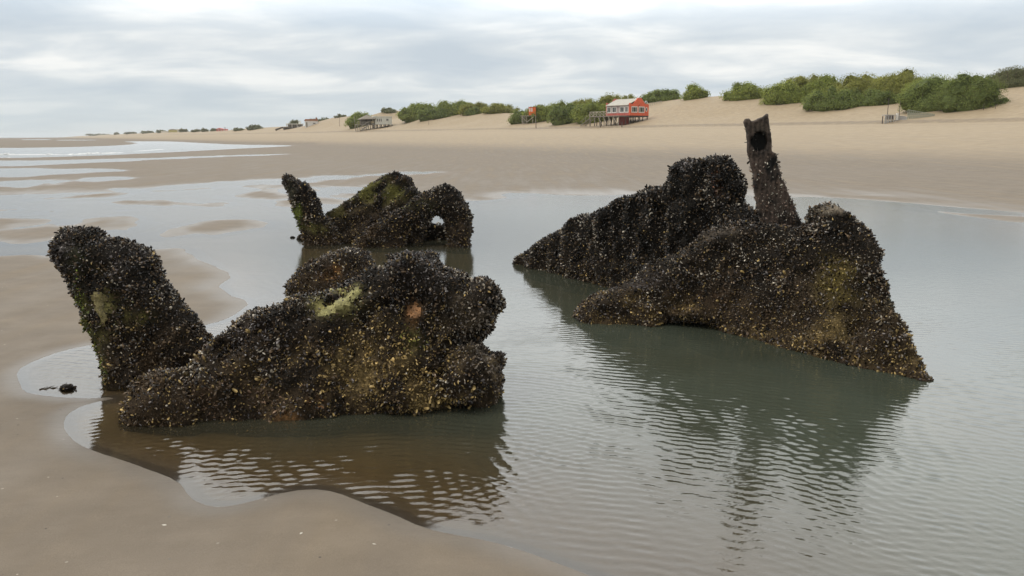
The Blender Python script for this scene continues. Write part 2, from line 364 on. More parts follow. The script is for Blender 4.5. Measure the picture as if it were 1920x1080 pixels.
def water_material():
    m, nt, N, L = new_mat('sea_water')
    o = N.new('ShaderNodeOutputMaterial')
    ge = N.new('ShaderNodeNewGeometry'); dp = N.new('ShaderNodeAttribute'); dp.attribute_name = 'depth'
    fo = N.new('ShaderNodeAttribute'); fo.attribute_name = 'calm'
    n1 = N.new('ShaderNodeTexNoise'); n1.inputs['Scale'].default_value = 9; n1.inputs['Detail'].default_value = 4
    mp = N.new('ShaderNodeMapping'); mp.inputs['Scale'].default_value = (1, 1.8, 1); mp.inputs['Rotation'].default_value = (0, 0, math.radians(-14))
    L.new(ge.outputs['Position'], mp.inputs['Vector']); L.new(mp.outputs['Vector'], n1.inputs['Vector'])
    n2 = N.new('ShaderNodeTexNoise'); n2.inputs['Scale'].default_value = 38; n2.inputs['Detail'].default_value = 2; L.new(mp.outputs['Vector'], n2.inputs['Vector'])
    b1 = N.new('ShaderNodeBump'); b1.inputs['Distance'].default_value = .012; L.new(n1.outputs['Fac'], b1.inputs['Height']); L.new(fo.outputs['Fac'], b1.inputs['Strength'])
    b2 = N.new('ShaderNodeBump'); b2.inputs['Distance'].default_value = .002; L.new(n2.outputs['Fac'], b2.inputs['Height']); L.new(fo.outputs['Fac'], b2.inputs['Strength']); L.new(b1.outputs['Normal'], b2.inputs['Normal'])
    # turbidity: the deeper, the less of the bottom shows
    e1 = N.new('ShaderNodeMath'); e1.operation = 'MULTIPLY'; e1.inputs[1].default_value = -6.0; L.new(dp.outputs['Fac'], e1.inputs[0])
    e2 = N.new('ShaderNodeMath'); e2.operation = 'EXPONENT'; L.new(e1.outputs[0], e2.inputs[0])
    e3 = N.new('ShaderNodeMath'); e3.operation = 'MULTIPLY'; e3.inputs[1].default_value = -45; L.new(dp.outputs['Fac'], e3.inputs[0])
    e4 = N.new('ShaderNodeMath'); e4.operation = 'EXPONENT'; L.new(e3.outputs[0], e4.inputs[0])
    n3 = N.new('ShaderNodeTexNoise'); n3.inputs['Scale'].default_value = .8; n3.inputs['Detail'].default_value = 3; L.new(ge.outputs['Position'], n3.inputs['Vector'])
    cr = N.new('ShaderNodeValToRGB'); cr.color_ramp.elements[0].color = (.052, .066, .047, 1); cr.color_ramp.elements[1].color = (.074, .096, .075, 1)
    cr.color_ramp.elements[0].position = .3; cr.color_ramp.elements[1].position = .7; L.new(n3.outputs['Fac'], cr.inputs['Fac'])
    df = N.new('ShaderNodeBsdfDiffuse')
    e5 = N.new('ShaderNodeMath'); e5.operation = 'MULTIPLY'; e5.inputs[1].default_value = -10.0; L.new(dp.outputs['Fac'], e5.inputs[0])
    e6 = N.new('ShaderNodeMath'); e6.operation = 'EXPONENT'; L.new(e5.outputs[0], e6.inputs[0])
    sc_ = N.new('ShaderNodeMix'); sc_.data_type = 'RGBA'; L.new(e6.outputs[0], sc_.inputs['Factor']); L.new(cr.outputs['Color'], sc_.inputs[6]); sc_.inputs[7].default_value = (.135, .105, .062, 1); L.new(sc_.outputs[2], df.inputs['Color'])
    tr = N.new('ShaderNodeBsdfTransparent'); tr.inputs['Color'].default_value = (.90, .80, .62, 1)
    tc = N.new('ShaderNodeMix'); tc.data_type = 'RGBA'; L.new(e4.outputs[0], tc.inputs['Factor']); tc.inputs[6].default_value = (.97, .84, .56, 1); tc.inputs[7].default_value = (1, 1, 1, 1)
    L.new(tc.outputs[2], tr.inputs['Color'])
    body = N.new('ShaderNodeMixShader'); L.new(e2.outputs[0], body.inputs['Fac']); L.new(df.outputs['BSDF'], body.inputs[1]); L.new(tr.outputs['BSDF'], body.inputs[2])
    gl = N.new('ShaderNodeBsdfGlossy'); ra = N.new('ShaderNodeAttribute'); ra.attribute_name = 'rough'; L.new(ra.outputs['Fac'], gl.inputs['Roughness']); L.new(b2.outputs['Normal'], gl.inputs['Normal'])
    fr = N.new('ShaderNodeFresnel'); fr.inputs['IOR'].default_value = 1.75; L.new(b2.outputs['Normal'], fr.inputs['Normal'])
    top = N.new('ShaderNodeMixShader'); L.new(fr.outputs['Fac'], top.inputs['Fac']); L.new(body.outputs['Shader'], top.inputs[1]); L.new(gl.outputs['BSDF'], top.inputs[2])
    L.new(top.outputs['Shader'], o.inputs['Surface'])
    return m
depth = np.maximum(-GH, 0)
def ripples():
    near = RR < 13
    X = GX; Y = GY
    w1 = fbm(X * .8, Y * .8, 1.5, 2); w2 = perlin(X * 2.5, Y * 2.5, 6.0); w3 = perlin(X * .9 + 5, Y * .9, 9.0)
    rc = np.hypot(X + .9, Y - .7)
    ph = 2 * math.pi * (rc / .060 + 1.5 * w1 + .35 * w2)
    def blob(x, y, sx, sy): return np.exp(-((X - x) / sx) ** 2 - ((Y - y) / sy) ** 2)
    m1 = 1.35 * blob(-1.5, 4.1, .9, .7) + 1.25 * blob(-.6, 3.95, .8, .7) + .95 * blob(1.3, 4.5, 1.0, .95) + .45 * blob(1.6, 3.3, 1.1, .8) + .22
    m1 = np.clip(m1, 0, 1.3) * (1 - .35 * blob(.35, 3.2, .7, .6)) * np.clip(.65 + 1.1 * perlin(X * 3.1, Y * 3.1, 12.0), .1, 1.3)
    def crest(p): 
        s = .5 + .5 * np.sin(p); return s ** 1.5
    rc2 = np.hypot(X - 1.6, Y + .4); phb = 2 * math.pi * (rc2 / .064 - 1.6 * w1 + .5 * w3)
    z = m1 * (.0016 * crest(ph) + .0011 * crest(phb))
    k2 = np.array([.93, .36]); ph2 = 2 * math.pi * ((X * k2[0] + Y * k2[1]) / .078 + 1.0 * w3 + .3 * w2)
    m2 = .7 * blob(-.05, 3.9, .25, .7) + .7 * blob(1.75, 4.3, .28, .8) + .12
    z = z + .0021 * np.clip(m2, 0, 1) * crest(ph2)
    ph3 = 2 * math.pi * ((X * .25 + Y * .97) / .07 + 1.2 * w1 + .4 * w3)
    ph4 = 2 * math.pi * ((X * .62 + Y * .78) / .11 + .8 * w3 + .5 * w2)
    z = z + .0008 * np.clip(.5 + perlin(X * 1.3, Y * 1.3, 20.0), 0, 1) * np.sin(ph3) + .0006 * np.clip(.4 + perlin(X * .9, Y * .9, 31.0), 0, 1) * np.sin(ph4) * sstep(10, 6, RR)
    z = z * sstep(0, .018, depth) * sstep(13, 7, RR)
    return np.where(near, z, 0)
WZ = ripples()
calm = np.clip(.13 + .10 * sstep(6, 3, RR), 0, 1) * sstep(400, 60, RR)
calm = np.where(RR > 60, .12, calm) * sstep(0, .02, depth)
keep = (GH.ravel()[QUADS] < .004).any(1)
wq = QUADS[keep]
used = np.unique(wq); remap = -np.ones(nr * na, np.int64); remap[used] = np.arange(len(used))
WV = np.stack([GX, GY, WZ], -1).reshape(-1, 3)[used]
water = np_mesh('water', WV, [remap[wq]], [water_material()], smooth=True, attrs={'depth': depth.ravel()[used], 'calm': calm.ravel()[used], 'rough': (.06 + .09 * sstep(8, 20, RR)).ravel()[used]})
tag(water, 'shallow tidal pool and sea', kind='structure')

# ------------------------------------------------------------------ voxel sculpting
def surface_nets(F, org, h):
    I = F > 0
    c = [I[i:I.shape[0] - 1 + i, j:I.shape[1] - 1 + j, k:I.shape[2] - 1 + k] for i in (0, 1) for j in (0, 1) for k in (0, 1)]
    cnt = sum(x.astype(np.int8) for x in c)
    act = (cnt > 0) & (cnt < 8)
    ai, aj, ak = np.nonzero(act)
    vid = -np.ones(act.shape, np.int64); vid[ai, aj, ak] = np.arange(len(ai))
    acc = np.zeros((len(ai), 3)); num = np.zeros(len(ai))
    for axis in range(3):
        for o1 in (0, 1):
            for o2 in (0, 1):
                o = [0, 0, 0]; oth = [a for a in range(3) if a != axis]; o[oth[0]] = o1; o[oth[1]] = o2
                p = list(o); p[axis] = 1
                f0 = F[ai + o[0], aj + o[1], ak + o[2]]; f1 = F[ai + p[0], aj + p[1], ak + p[2]]
                s = (f0 > 0) != (f1 > 0)
                t = np.where(s, f0 / np.where(s, f0 - f1, 1), 0)
                pos = np.tile(np.array(o, float), (len(ai), 1)); pos[:, axis] = t
                acc += pos * s[:, None]; num += s
    V = (np.stack([ai, aj, ak], 1) + acc / num[:, None]) * h + org
    quads = []
    for axis in range(3):
        sl0 = [slice(None)] * 3; sl1 = [slice(None)] * 3
        sl0[axis] = slice(0, -1); sl1[axis] = slice(1, None)
        cr = I[tuple(sl0)] != I[tuple(sl1)]
        b, d = [(1, 2), (2, 0), (0, 1)][axis]
        idx = np.array(np.nonzero(cr)).T
        ok = (idx[:, b] > 0) & (idx[:, d] > 0) & (idx[:, b] < vid.shape[b]) & (idx[:, d] < vid.shape[d]) & (idx[:, axis] < vid.shape[axis])
        idx = idx[ok]
        def cell(db, dd):
            q = idx.copy(); q[:, b] += db; q[:, d] += dd; return vid[q[:, 0], q[:, 1], q[:, 2]]
        q = np.stack([cell(-1, -1), cell(0, -1), cell(0, 0), cell(-1, 0)], 1)
        flip = ~I[idx[:, 0], idx[:, 1], idx[:, 2]]
        q[flip] = q[flip][:, ::-1]
        quads.append(q)
    Q = np.concatenate(quads); Q = Q[(Q >= 0).all(1)]
    return V, Q

SH_O = np.array([(0,0),(.30,.17),(.68,.25),(.95,.15),(1.0,-.03),(.80,-.19),(.38,-.17)])
SH_V = np.array([(x, y, 0) for x, y in SH_O] + [(.60, .02, .17), (.60, .02, -.17)])
SH_F = np.array([(i, (i + 1) % 7, 7) for i in range(7)] + [((i + 1) % 7, i, 8) for i in range(7)])
MAT_CRUST = attr_mat('mussel_crust', .8, .12, 70, .6, .6)
MAT_SHELL = attr_mat('mussel_shell', .26, .38, 35, .35)
def shells(P, Nn, L, colr, rng):
    n = len(P)
    r1 = rng.normal(size=(n, 3)); T = r1 - (r1 * Nn).sum(1)[:, None] * Nn; T /= np.linalg.norm(T, axis=1)[:, None]
    ph = rng.uniform(math.radians(20), math.radians(90), n)[:, None]
    A = Nn * np.cos(ph) + T * np.sin(ph)
    r2 = rng.normal(size=(n, 3)); B = r2 - (r2 * A).sum(1)[:, None] * A; B /= np.linalg.norm(B, axis=1)[:, None]
    C = np.cross(A, B)
    o = P - Nn * (L * .15)[:, None]
    wd = L * rng.uniform(.75, 1.2, n)
    V = o[:, None] + SH_V[None, :, 0, None] * (A * L[:, None])[:, None] + SH_V[None, :, 1, None] * (B * wd[:, None])[:, None] + SH_V[None, :, 2, None] * (C * wd[:, None])[:, None]
    F = SH_F[None] + (np.arange(n) * 9)[:, None, None]
    c = np.repeat(colr[:, None], 9, 1)
    c = c * np.where(SH_V[None, :, 0, None] > .8, 1.0, .85)
    return V.reshape(-1, 3), F.reshape(-1, 3), c.reshape(-1, 3)

BLACK = (.0085, .0075, .0062); BROWN = (.085, .058, .034); OCHRE = (.33, .235, .095); OLIVE = (.14, .132, .036); GREEN = (.14, .175, .03)
SPONGE = (.26, .235, .09); ORANGE = (.24, .125, .05); RUST = (.11, .045, .022); GREYV = (.10, .088, .085); PALE = (.36, .32, .26); RED = (.14, .03, .018)
class Slab:
    def __init__(s, p0, p1, lean=0.0, shift=None):
        s.shift = shift
        p0 = np.array([*p0, 0.0]); p1 = np.array([*p1, 0.0])
        s.O = p0; s.A = (p1 - p0) / np.linalg.norm(p1 - p0)
        nh = np.array([s.A[1], -s.A[0], 0.0])           # towards the camera for left-to-right planes
        l = math.radians(lean)
        s.B = np.array([0, 0, 1.0]) * math.cos(l) - nh * math.sin(l)
        s.W = nh * math.cos(l) + np.array([0, 0, 1.0]) * math.sin(l)
    def ab(s, px, py):
        d = ray(px, py); c = np.array([0, 0, HC])
        t = np.dot(s.O - c, s.W) / np.dot(d, s.W); p = c + d * t - s.O
        if s.shift is not None:
            sh = 0.0
            for _ in range(60):
                sh = .7 * sh + .3 * float(s.shift(np.dot(p, s.A)))
                t = (np.dot(s.O - c, s.W) + sh) / np.dot(d, s.W); p = c + d * t - s.O
        return np.array([np.dot(p, s.A), np.dot(p, s.B)]), t
    def world(s, a, b, w):
        return s.O + np.multiply.outer(a, s.A) + np.multiply.outer(b, s.B) + np.multiply.outer(w, s.W)

def wreck_part(name, parent, slab, poly, Tf, Tb, R, vox=.022, nz=(.03, 3.0), edge=.02, hook=None, dens=2600, slen=(.018, .032),
               zones=(), base_mix=(.42, .40, .10, .08), low_brown=1.0, seed=1, zmin=-.30, holes=(), hook_col=None, bare=None, mat=None, ridge=.05):
    rng = np.random.default_rng(seed)
    pp = np.array([slab.ab(*p)[0] for p in poly])
    m = max(Tf, Tb) * .5 + .08
    lo = pp.min(0) - m; hi = pp.max(0) + m
    lo[1] = max(lo[1], zmin - .1)
    wl, wh = -Tb - .12, Tf + .12
    if slab.shift is not None:
        ss = slab.shift(np.linspace(lo[0], hi[0], 60)); wl += ss.min(); wh += ss.max()
    ga = np.arange(lo[0], hi[0], vox); gb = np.arange(lo[1], hi[1], vox); gw = np.arange(wl, wh, vox)
    A2, B2 = np.meshgrid(ga, gb, indexing='ij')
    en = edge * fbm(A2 * 7, B2 * 7, seed * 3.1, 3)
    d2 = sdpoly(pp, A2, B2) + en
    for hp in holes:
        hq = np.array([slab.ab(*p)[0] for p in hp]); d2 = np.minimum(d2, -sdpoly(hq, A2, B2) + en * .5)
    prof = np.sqrt(np.clip(1 - (1 - np.clip(d2, 0, R) / R) ** 2, 0, 1))
    A3 = A2[:, :, None]; B3 = B2[:, :, None]; W3 = gw[None, None, :]
    if slab.shift is not None: W3 = W3 - slab.shift(ga)[:, None, None]
    T = np.where(W3 > 0, Tf, Tb) * prof[:, :, None]
    Fd = np.where(d2[:, :, None] > 0, T - np.abs(W3), d2[:, :, None] - np.abs(W3))
    if hook: Fd = hook(Fd, A3, B3, W3, slab)
    rq = perlin((A3 * .75 + B3 * .65) * 3.2 + seed, (B3 * .75 - A3 * .65) * 7.5, W3 * 3.0 + seed)
    Fd = Fd + ridge * (.28 - np.abs(rq)) + nz[0] * fbm(A3 * nz[1], B3 * nz[1], W3 * nz[1] + seed * 5.0, 4, .55)
    Fd[0] = Fd[-1] = -1; Fd[:, 0] = Fd[:, -1] = -1; Fd[:, :, 0] = Fd[:, :, -1] = -1
    V, Q = surface_nets(Fd.astype(np.float64), np.array([ga[0], gb[0], gw[0]]), vox)
    WV = slab.world(V[:, 0], V[:, 1], V[:, 2])
    if slab.shift is not None: V = V.copy(); V[:, 2] -= slab.shift(V[:, 0])
    q = WV[Q]
    fn = np.cross(q[:, 2] - q[:, 0], q[:, 3] - q[:, 1]); ar = np.linalg.norm(fn, axis=1) + 1e-12; fn = fn / ar[:, None]; ar = ar * .5
    # zone weights
    Z = []
    for (px, py, rx, ry, colz, st, br) in zones:
        c, t = slab.ab(px, py); k = t / FPX
        Z.append((c, rx * k, ry * k, np.array(colz), st, br))
    def colours(P, base, rnd, body):
        c = np.array(base); br = np.zeros(len(P))
        low = np.exp(-np.clip(P[:, 1], 0, 9) / .45) * low_brown
        n = fbm(P[:, 0] * 5, P[:, 1] * 5, P[:, 2] * 5 + seed, 3)
        wl_ = np.clip(low * .75 + .5 * n * low, 0, .85)
        lowc = np.array(BROWN) * .5 if body else np.where(rnd[:, :1] > .70, np.array(OCHRE) * rnd[:, 3:4], np.where(rnd[:, :1] > .52, np.array(GREYV) * 1.3 * rnd[:, 3:4], np.array(BROWN) * rnd[:, 3:4]))
        pick = (rnd[:, 1] < wl_) if not body else wl_
        c = np.where(pick[:, None], lowc, c) if not body else c * (1 - wl_[:, None]) + lowc * wl_[:, None]
        for (cc, ra, rb, colz, st, bb) in Z:
            da = P[:, 0] - cc[0]; db = P[:, 1] - cc[1]
            g = np.exp(-((da / ra) ** 2 + (db / rb) ** 2) ** 1.5)
            g = np.clip(g * (.8 + 1.5 * n) * st, 0, 1) * (P[:, 2] > -.02)
            if body: g = g * np.clip(.05 + .2 * n + 1.0 * (bb or 0), .02, 1); c = c * (1 - g[:, None]) + colz * g[:, None]  # crust takes little zone colour: shade of gaps between shells is painted in
            else:
                s = rnd[:, 2] < g * .92
                c = np.where(s[:, None], colz * rnd[:, 3:4], c)
            if bb: br = np.maximum(br, g * bb)
        return c, br
    nvb = len(V)
    bodyc, _ = colours(V, np.tile(np.array(BLACK) * .8, (nvb, 1)), rng.random((nvb, 4)), True)
    # shells
    w = ar.copy(); zc = q[:, :, 2].mean(1)
    w[zc < -.06] = 0
    nsh = int(dens * w.sum())
    fi = rng.choice(len(Q), nsh, p=w / w.sum())
    u = rng.random((nsh, 1)); v = rng.random((nsh, 1))
    P = (q[fi, 0] * (1 - u) + q[fi, 1] * u) * (1 - v) + (q[fi, 3] * (1 - u) + q[fi, 2] * u) * v
    ql = V[Q[fi]]; PL = (ql[:, 0] * (1 - u) + ql[:, 1] * u) * (1 - v) + (ql[:, 3] * (1 - u) + ql[:, 2] * u) * v
    rnd = rng.random((nsh, 4)); rnd[:, 3] = np.clip(np.exp(rng.normal(-.12, .62, nsh)), .15, 2.6)
    cl = fbm(PL[:, 0] * 3.5 + seed, PL[:, 1] * 3.5, PL[:, 2] * 3.5, 3)
    k = np.clip(rng.random(nsh) + .38 * cl, 0, .999); bm = np.cumsum(base_mix)
    bc = np.where((k < bm[0])[:, None], BLACK, np.where((k < bm[1])[:, None], BROWN, np.where((k < bm[2])[:, None], GREYV, PALE)))
    bc = bc * np.clip(np.exp(rng.normal(.05, .5, (nsh, 1))), .3, 2.6)
    sc, br = colours(PL, bc, rnd, False)
    if bare is not None: br = np.maximum(br, bare(PL))
    kp = rng.random(nsh) > br
    P, fi, sc = P[kp], fi[kp], sc[kp]
    Ls = rng.uniform(*slen, len(P)) * rng.choice([.65, .9, 1.1, 1.5], len(P)) * np.clip(1 + .45 * fbm(PL[kp][:, 0] * 6, PL[kp][:, 1] * 6 + seed, PL[kp][:, 2] * 6, 2), .6, 1.5)
    if hook_col is not None: sc = hook_col(PL[kp], sc)
    SV, SF, SC = shells(P, fn[fi], Ls, sc, rng)
    keepq = zc > zmin
    Q = Q[keepq]
    VV = np.concatenate([WV, SV]); CC = np.concatenate([bodyc, SC])
    org = slab.O
    o = np_mesh(name, VV, [Q, SF + nvb], [mat or MAT_CRUST, MAT_SHELL], mat_idx=np.concatenate([np.zeros(len(Q)), np.ones(len(SF))]),
                col=CC, smooth=np.concatenate([np.ones(len(Q), bool), np.zeros(len(SF), bool)]), parent=parent)
    # patch builder data
    o_data = (slab, V, Q, WV, fn[keepq])
    return o, o_data
def patch(name, parent, data, poly, col, thick=.014, seed=3, label=None, rough=.6, jag=.7):
    """a raised growth that sits on part of the crust"""
    slab, V, Q, WV, fn = data
    pp = np.array([slab.ab(*p)[0] for p in poly])
    c = V[Q].mean(1)
    d = sdpoly(pp, c[:, 0], c[:, 1]); d = d + .012 * fbm(c[:, 0] * 22, c[:, 1] * 22, seed, 2)
    sel = (d > 0) & (c[:, 2] > -.01)
    q = Q[sel]
    if len(q) == 0: return None
    us = np.unique(q); rm = -np.ones(len(V), np.int64); rm[us] = np.arange(len(us))
    P = WV[us]; L = V[us]
    dn = np.zeros((len(V), 3)); np.add.at(dn, Q.ravel(), np.repeat(fn, 4, 0)); dn = dn[us]; dn /= np.linalg.norm(dn, axis=1)[:, None] + 1e-9
    dd = sdpoly(pp, L[:, 0], L[:, 1])
    off = thick * np.sqrt(np.clip((dd + .008) / .04, 0, 1)) + thick * .5 * fbm(L[:, 0] * 40, L[:, 1] * 40, seed, 3)
    P = P + dn * off[:, None]
    n = fbm(L[:, 0] * 25, L[:, 1] * 25, seed + 4, 3)
    cc = np.array(col)[None] * (1 + jag * n[:, None])
    o = np_mesh(name, P, [rm[q]], [attr_mat(name, rough, .3, 90, .45, .8)], col=cc, smooth=True, parent=parent)
    if label: o['label'] = label
    return o

# ================================================================== WRECK 1: left foreground
def base_empty(name, xy):
    return empty(name, (xy[0], xy[1], 0.0))
def reparent(root):
    """children are modelled in world space: undo the offset of their Empty"""
    inv = Matrix.Translation(-Vector(root.location))
    for ch in root.children: ch.matrix_parent_inverse = inv
w1 = base_empty('shipwreck_fragment', (-1.1, 4.9))
tag(w1, 'mussel covered wreck piece in the left foreground with a thick stump leaning left', 'shipwreck', 'broken pieces of an old shipwreck')
s_post = Slab((-2.75, 5.5), (-1.5, 5.35), 6)
stump, d_stump = wreck_part('leaning_stump', w1, s_post,
  [(103,462),(112,444),(128,432),(150,428),(176,432),(186,446),(215,449),(245,456),(272,470),(285,492),(303,528),(325,560),(345,585),(372,608),(392,642),(405,690),(400,760),(260,780),(214,760),(206,712),(200,688),(190,642),(168,600),(150,557),(130,512),(112,484)],
  .20, .22, .17, nz=(.035, 3.5), edge=.018, dens=5200, slen=(.015, .027), seed=2,
  zones=[(185,600,30,110,GREEN,.7,.15),(150,500,40,60,GREYV,.5,0),(225,600,70,50,OLIVE,.5,.1),(260,500,60,40,GREYV,.35,0),(222,565,22,45,SPONGE,.9,.85),(210,690,25,40,GREEN,.55,.1),(290,590,30,14,(.13,.12,.03),.7,.4),(300,640,80,60,BROWN,.6,0)])
patch('sponge_patch', w1, d_stump, [(205,545),(228,542),(240,550),(228,570),(236,590),(228,605),(220,585),(212,562)], (.20,.17,.075), label='pale olive bare patch on the leaning stump')
s_body = Slab((-2.4, 4.95), (0.0, 5.10), 20)
def body_hook(F, A, B, W, s):
    c, _ = s.ab(520, 640)
    # long groove running up the face and bulges
    g = .05 * np.exp(-(((B - c[1]) - .42 * (A - c[0]) - .04) / .05) ** 2) * ((A > c[0] - .35) & (A < c[0] + .5))
    return F - g * (W > 0)
body, d_body = wreck_part('hull_mass', w1, s_body,
  [(350,770),(352,715),(372,672),(392,646),(430,625),(484,590),(520,574),(558,558),(600,552),(650,538),(690,518),(712,505),(735,487),(756,476),(780,473),(800,476),(820,481),(836,500),(858,503),(876,518),(883,534),(900,528),(917,529),(934,543),(947,566),(946,580),(926,602),(916,622),(906,640),(918,655),(936,668),(940,690),(948,712),(944,742),(926,766),(900,778),(880,782),(790,790),(700,800),(640,830),(520,850),(380,850)],
  .34, .36, .22, nz=(.08, 3.3), edge=.032, hook=body_hook, dens=5200, slen=(.015, .027), seed=4,
  zones=[(800,690,150,85,OCHRE,.8,0),(900,650,60,100,(.16,.13,.10),.7,0),(600,720,160,60,OCHRE,.45,0),(640,575,40,28,SPONGE,1.,.95),(660,555,24,12,SPONGE,1.,.9),(782,600,14,24,ORANGE,1.,.85),(785,640,20,30,OLIVE,.6,.2),(610,755,16,14,ORANGE,.8,.6),(560,785,22,12,ORANGE,.7,.5),
         (470,760,110,45,(.13,.085,.055),.55,0),(520,640,60,40,GREYV,.4,0),(402,640,16,10,RED,.9,.3),(800,520,60,40,GREYV,.4,0)])
patch('sponge_patch', w1, d_body, [(608,606),(622,588),(650,570),(680,552),(690,558),(676,580),(660,590),(640,600)], (.27,.25,.10), .012, 5, 'yellow sponge patch on the ridge')
patch('rust_patch', w1, d_body, [(772,588),(784,578),(794,590),(793,612),(778,612),(771,602)], (.24,.12,.05), .012, 6, 'orange rusty patch on the face')
s_lump = Slab((-2.5, 4.78), (-1.5, 4.72), 25)
wreck_part('low_lump', w1, s_lump, [(238,785),(243,760),(262,725),(300,700),(345,697),(380,715),(395,760),(390,830),(240,830)],
  .24, .30, .24, nz=(.03, 4), dens=5200, slen=(.015, .027), seed=6, base_mix=(.35,.45,.15,.05), low_brown=1.4, zones=[(310,760,90,60,BROWN,.7,0)])
s_hump = Slab((-2.8, 9.0), (-1.3, 8.75), 25)
wreck_part('rear_hump', w1, s_hump, [(536,539),(548,528),(562,512),(590,490),(620,478),(660,470),(690,475),(704,500),(716,520),(735,560),(735,620),(560,620),(545,548)],
  .30, .40, .24, vox=.028, nz=(.05, 2.5), dens=3600, slen=(.018,.032), seed=8, zones=[(645,520,16,10,ORANGE,.8,.5),(640,530,22,10,ORANGE,.6,.3),(600,500,60,20,BROWN,.6,0)])
reparent(w1)

# ================================================================== WRECK 2: right
w2 = base_empty('shipwreck_fragment', (1.7, 7.0))
tag(w2, 'tallest mussel covered wreck piece on the right with an upright steel post', 'shipwreck', 'broken pieces of an old shipwreck')
_fx = np.array([-1, 0.0, .5, .95, 1.35, 1.60, 1.75, 1.95, 2.25, 3.2]); _fw = np.array([-.05, .0, .08, .20, .42, .78, 1.10, 1.38, 1.72, 2.5])
_ks = np.linspace(-1, 3.2, 400); _kw = np.interp(_ks, _fx, _fw); _kw = np.convolve(np.pad(_kw, 20, 'edge'), np.ones(41) / 41, 'valid')
s_f1 = Slab((0.6, 7.5), (3.0, 7.5), 10, lambda a: np.interp(a, _ks, _kw))
def f1_hook(F, A, B, W, s):
    c, _ = s.ab(1285, 606)
    F = F - .55 * np.exp(-((A - c[0]) / .22) ** 4 - ((B - c[1] + .10) / .12) ** 4) * (W > -.16)
    c, _ = s.ab(1508, 470)       # the seam running down under the notch
    return F - .05 * np.exp(-((A - c[0] - .1 * (c[1] - B)) / .045) ** 2) * sstep(c[1] - .75, c[1], B) * (W > 0)
bow, d_bow = wreck_part('hull_plating', w2, s_f1,
  [(1083,604),(1080,592),(1090,574),(1112,556),(1135,547),(1160,538),(1190,522),(1220,502),(1255,482),(1290,462),(1318,440),(1333,432),(1365,424),(1395,415),(1425,421),(1460,428),(1497,430),(1508,424),(1516,408),(1522,394),(1538,386),(1552,384),(1565,392),(1578,396),(1590,412),(1604,426),(1622,440),(1638,456),(1642,472),(1636,494),(1650,528),(1658,560),(1668,580),(1684,604),(1696,628),(1708,645),(1722,684),(1727,716),(1724,800),(1600,830),(1400,760),(1200,690),(1080,650)],
  .24, .24, .11, nz=(.06, 3.4), edge=.032, hook=f1_hook, dens=5000, slen=(.015,.028), seed=11, base_mix=(.46,.39,.09,.06),
  zones=[(1190,580,40,30,OCHRE,.5,.12),(1300,560,45,22,RED,.35,0),(1270,570,30,15,OCHRE,.5,.2),(1360,590,90,35,OCHRE,.4,0),(1210,520,80,28,GREYV,.6,0),(1345,440,34,18,(.12,.095,.07),.6,.3),(1460,630,80,40,OCHRE,.45,.05),(1150,595,50,20,OCHRE,.4,0),(1400,560,150,60,(.11,.08,.055),.45,0),
         (1552,545,26,60,(.20,.155,.045),.7,.35),(1535,625,26,60,OCHRE,.6,.1),(1548,665,25,30,(.28,.20,.08),.6,.1),(1665,545,14,40,(.13,.15,.08),.6,.1),(1552,396,22,9,(.24,.20,.15),.9,.7),(1640,650,70,55,OCHRE,.45,0),(1580,600,90,90,(.13,.10,.06),.35,0)])
s_g = Slab((0.05, 11.1), (2.45, 6.95), 2)
def g_hook(F, A, B, W, s):
    return F + .022 * np.sin(A * 17 + 3.0 * np.sin(A * 2.3) + 1.5 * np.sin(A * 5.1 + B)) * (W > 0) + .02 * np.sin(A * 9 + 1)
wreck_part('ribbed_hull_side', w2, s_g,
  [(973,489),(980,480),(994,472),(1015,458),(1040,438),(1063,432),(1075,418),(1098,402),(1112,404),(1130,394),(1150,386),(1168,378),(1182,371),(1205,360),(1222,356),(1240,352),(1254,350),(1258,325),(1263,311),(1278,306),(1290,302),(1306,303),(1340,297),(1353,291),(1368,302),(1378,318),(1387,345),(1390,378),(1404,398),(1430,420),(1450,440),(1450,600),(1200,640),(1080,600),(1000,540)],
  .14, .14, .07, vox=.026, nz=(.055, 3.2), edge=.028, hook=g_hook, dens=4200, slen=(.017,.030), seed=15, low_brown=.5, base_mix=(.62,.29,.06,.03),
  zones=[(1360,345,16,22,RUST,.5,.2),(1300,310,40,8,GREYV,.6,0)])
s_h = Slab((1.7, 6.95), (2.7, 6.85), 3)
PALEW = (.5, .46, .38)
def h_hook(F, A, B, W, s):
    c, t = s.ab(1423, 266); k = t / FPX
    e = np.sqrt(((A - c[0]) / (15 * k)) ** 2 + ((B - c[1]) / (18 * k)) ** 2)
    F = np.where(W > -.028, np.minimum(F, (e - 1) * 15 * k), F)
    c1, _ = s.ab(1420, 216)
    return F + .006 * np.sin(A * 160)
def h_bare(P):
    c0, _ = s_h.ab(1400, 240); c1, _ = s_h.ab(1436, 440)      # left edge line
    f = (c0[1] - P[:, 1]) / (c0[1] - c1[1]); xl = c0[0] + (c1[0] - c0[0]) * f
    return np.clip(1.08 - 1.15 * f ** 1.3 - np.maximum(P[:, 0] - xl - .05, 0) * 2.2 * f, 0, .95)
MAT_RUST = attr_mat('rusted_steel', .75, .3, 45, .6, .8)
def h_col(P, c):
    lim, _ = s_h.ab(1450, 300)
    r = np.random.default_rng(3).random(len(P))
    return np.where(((r < .22) & (P[:, 1] > lim[1] - .5))[:, None], np.array(PALEW), c)
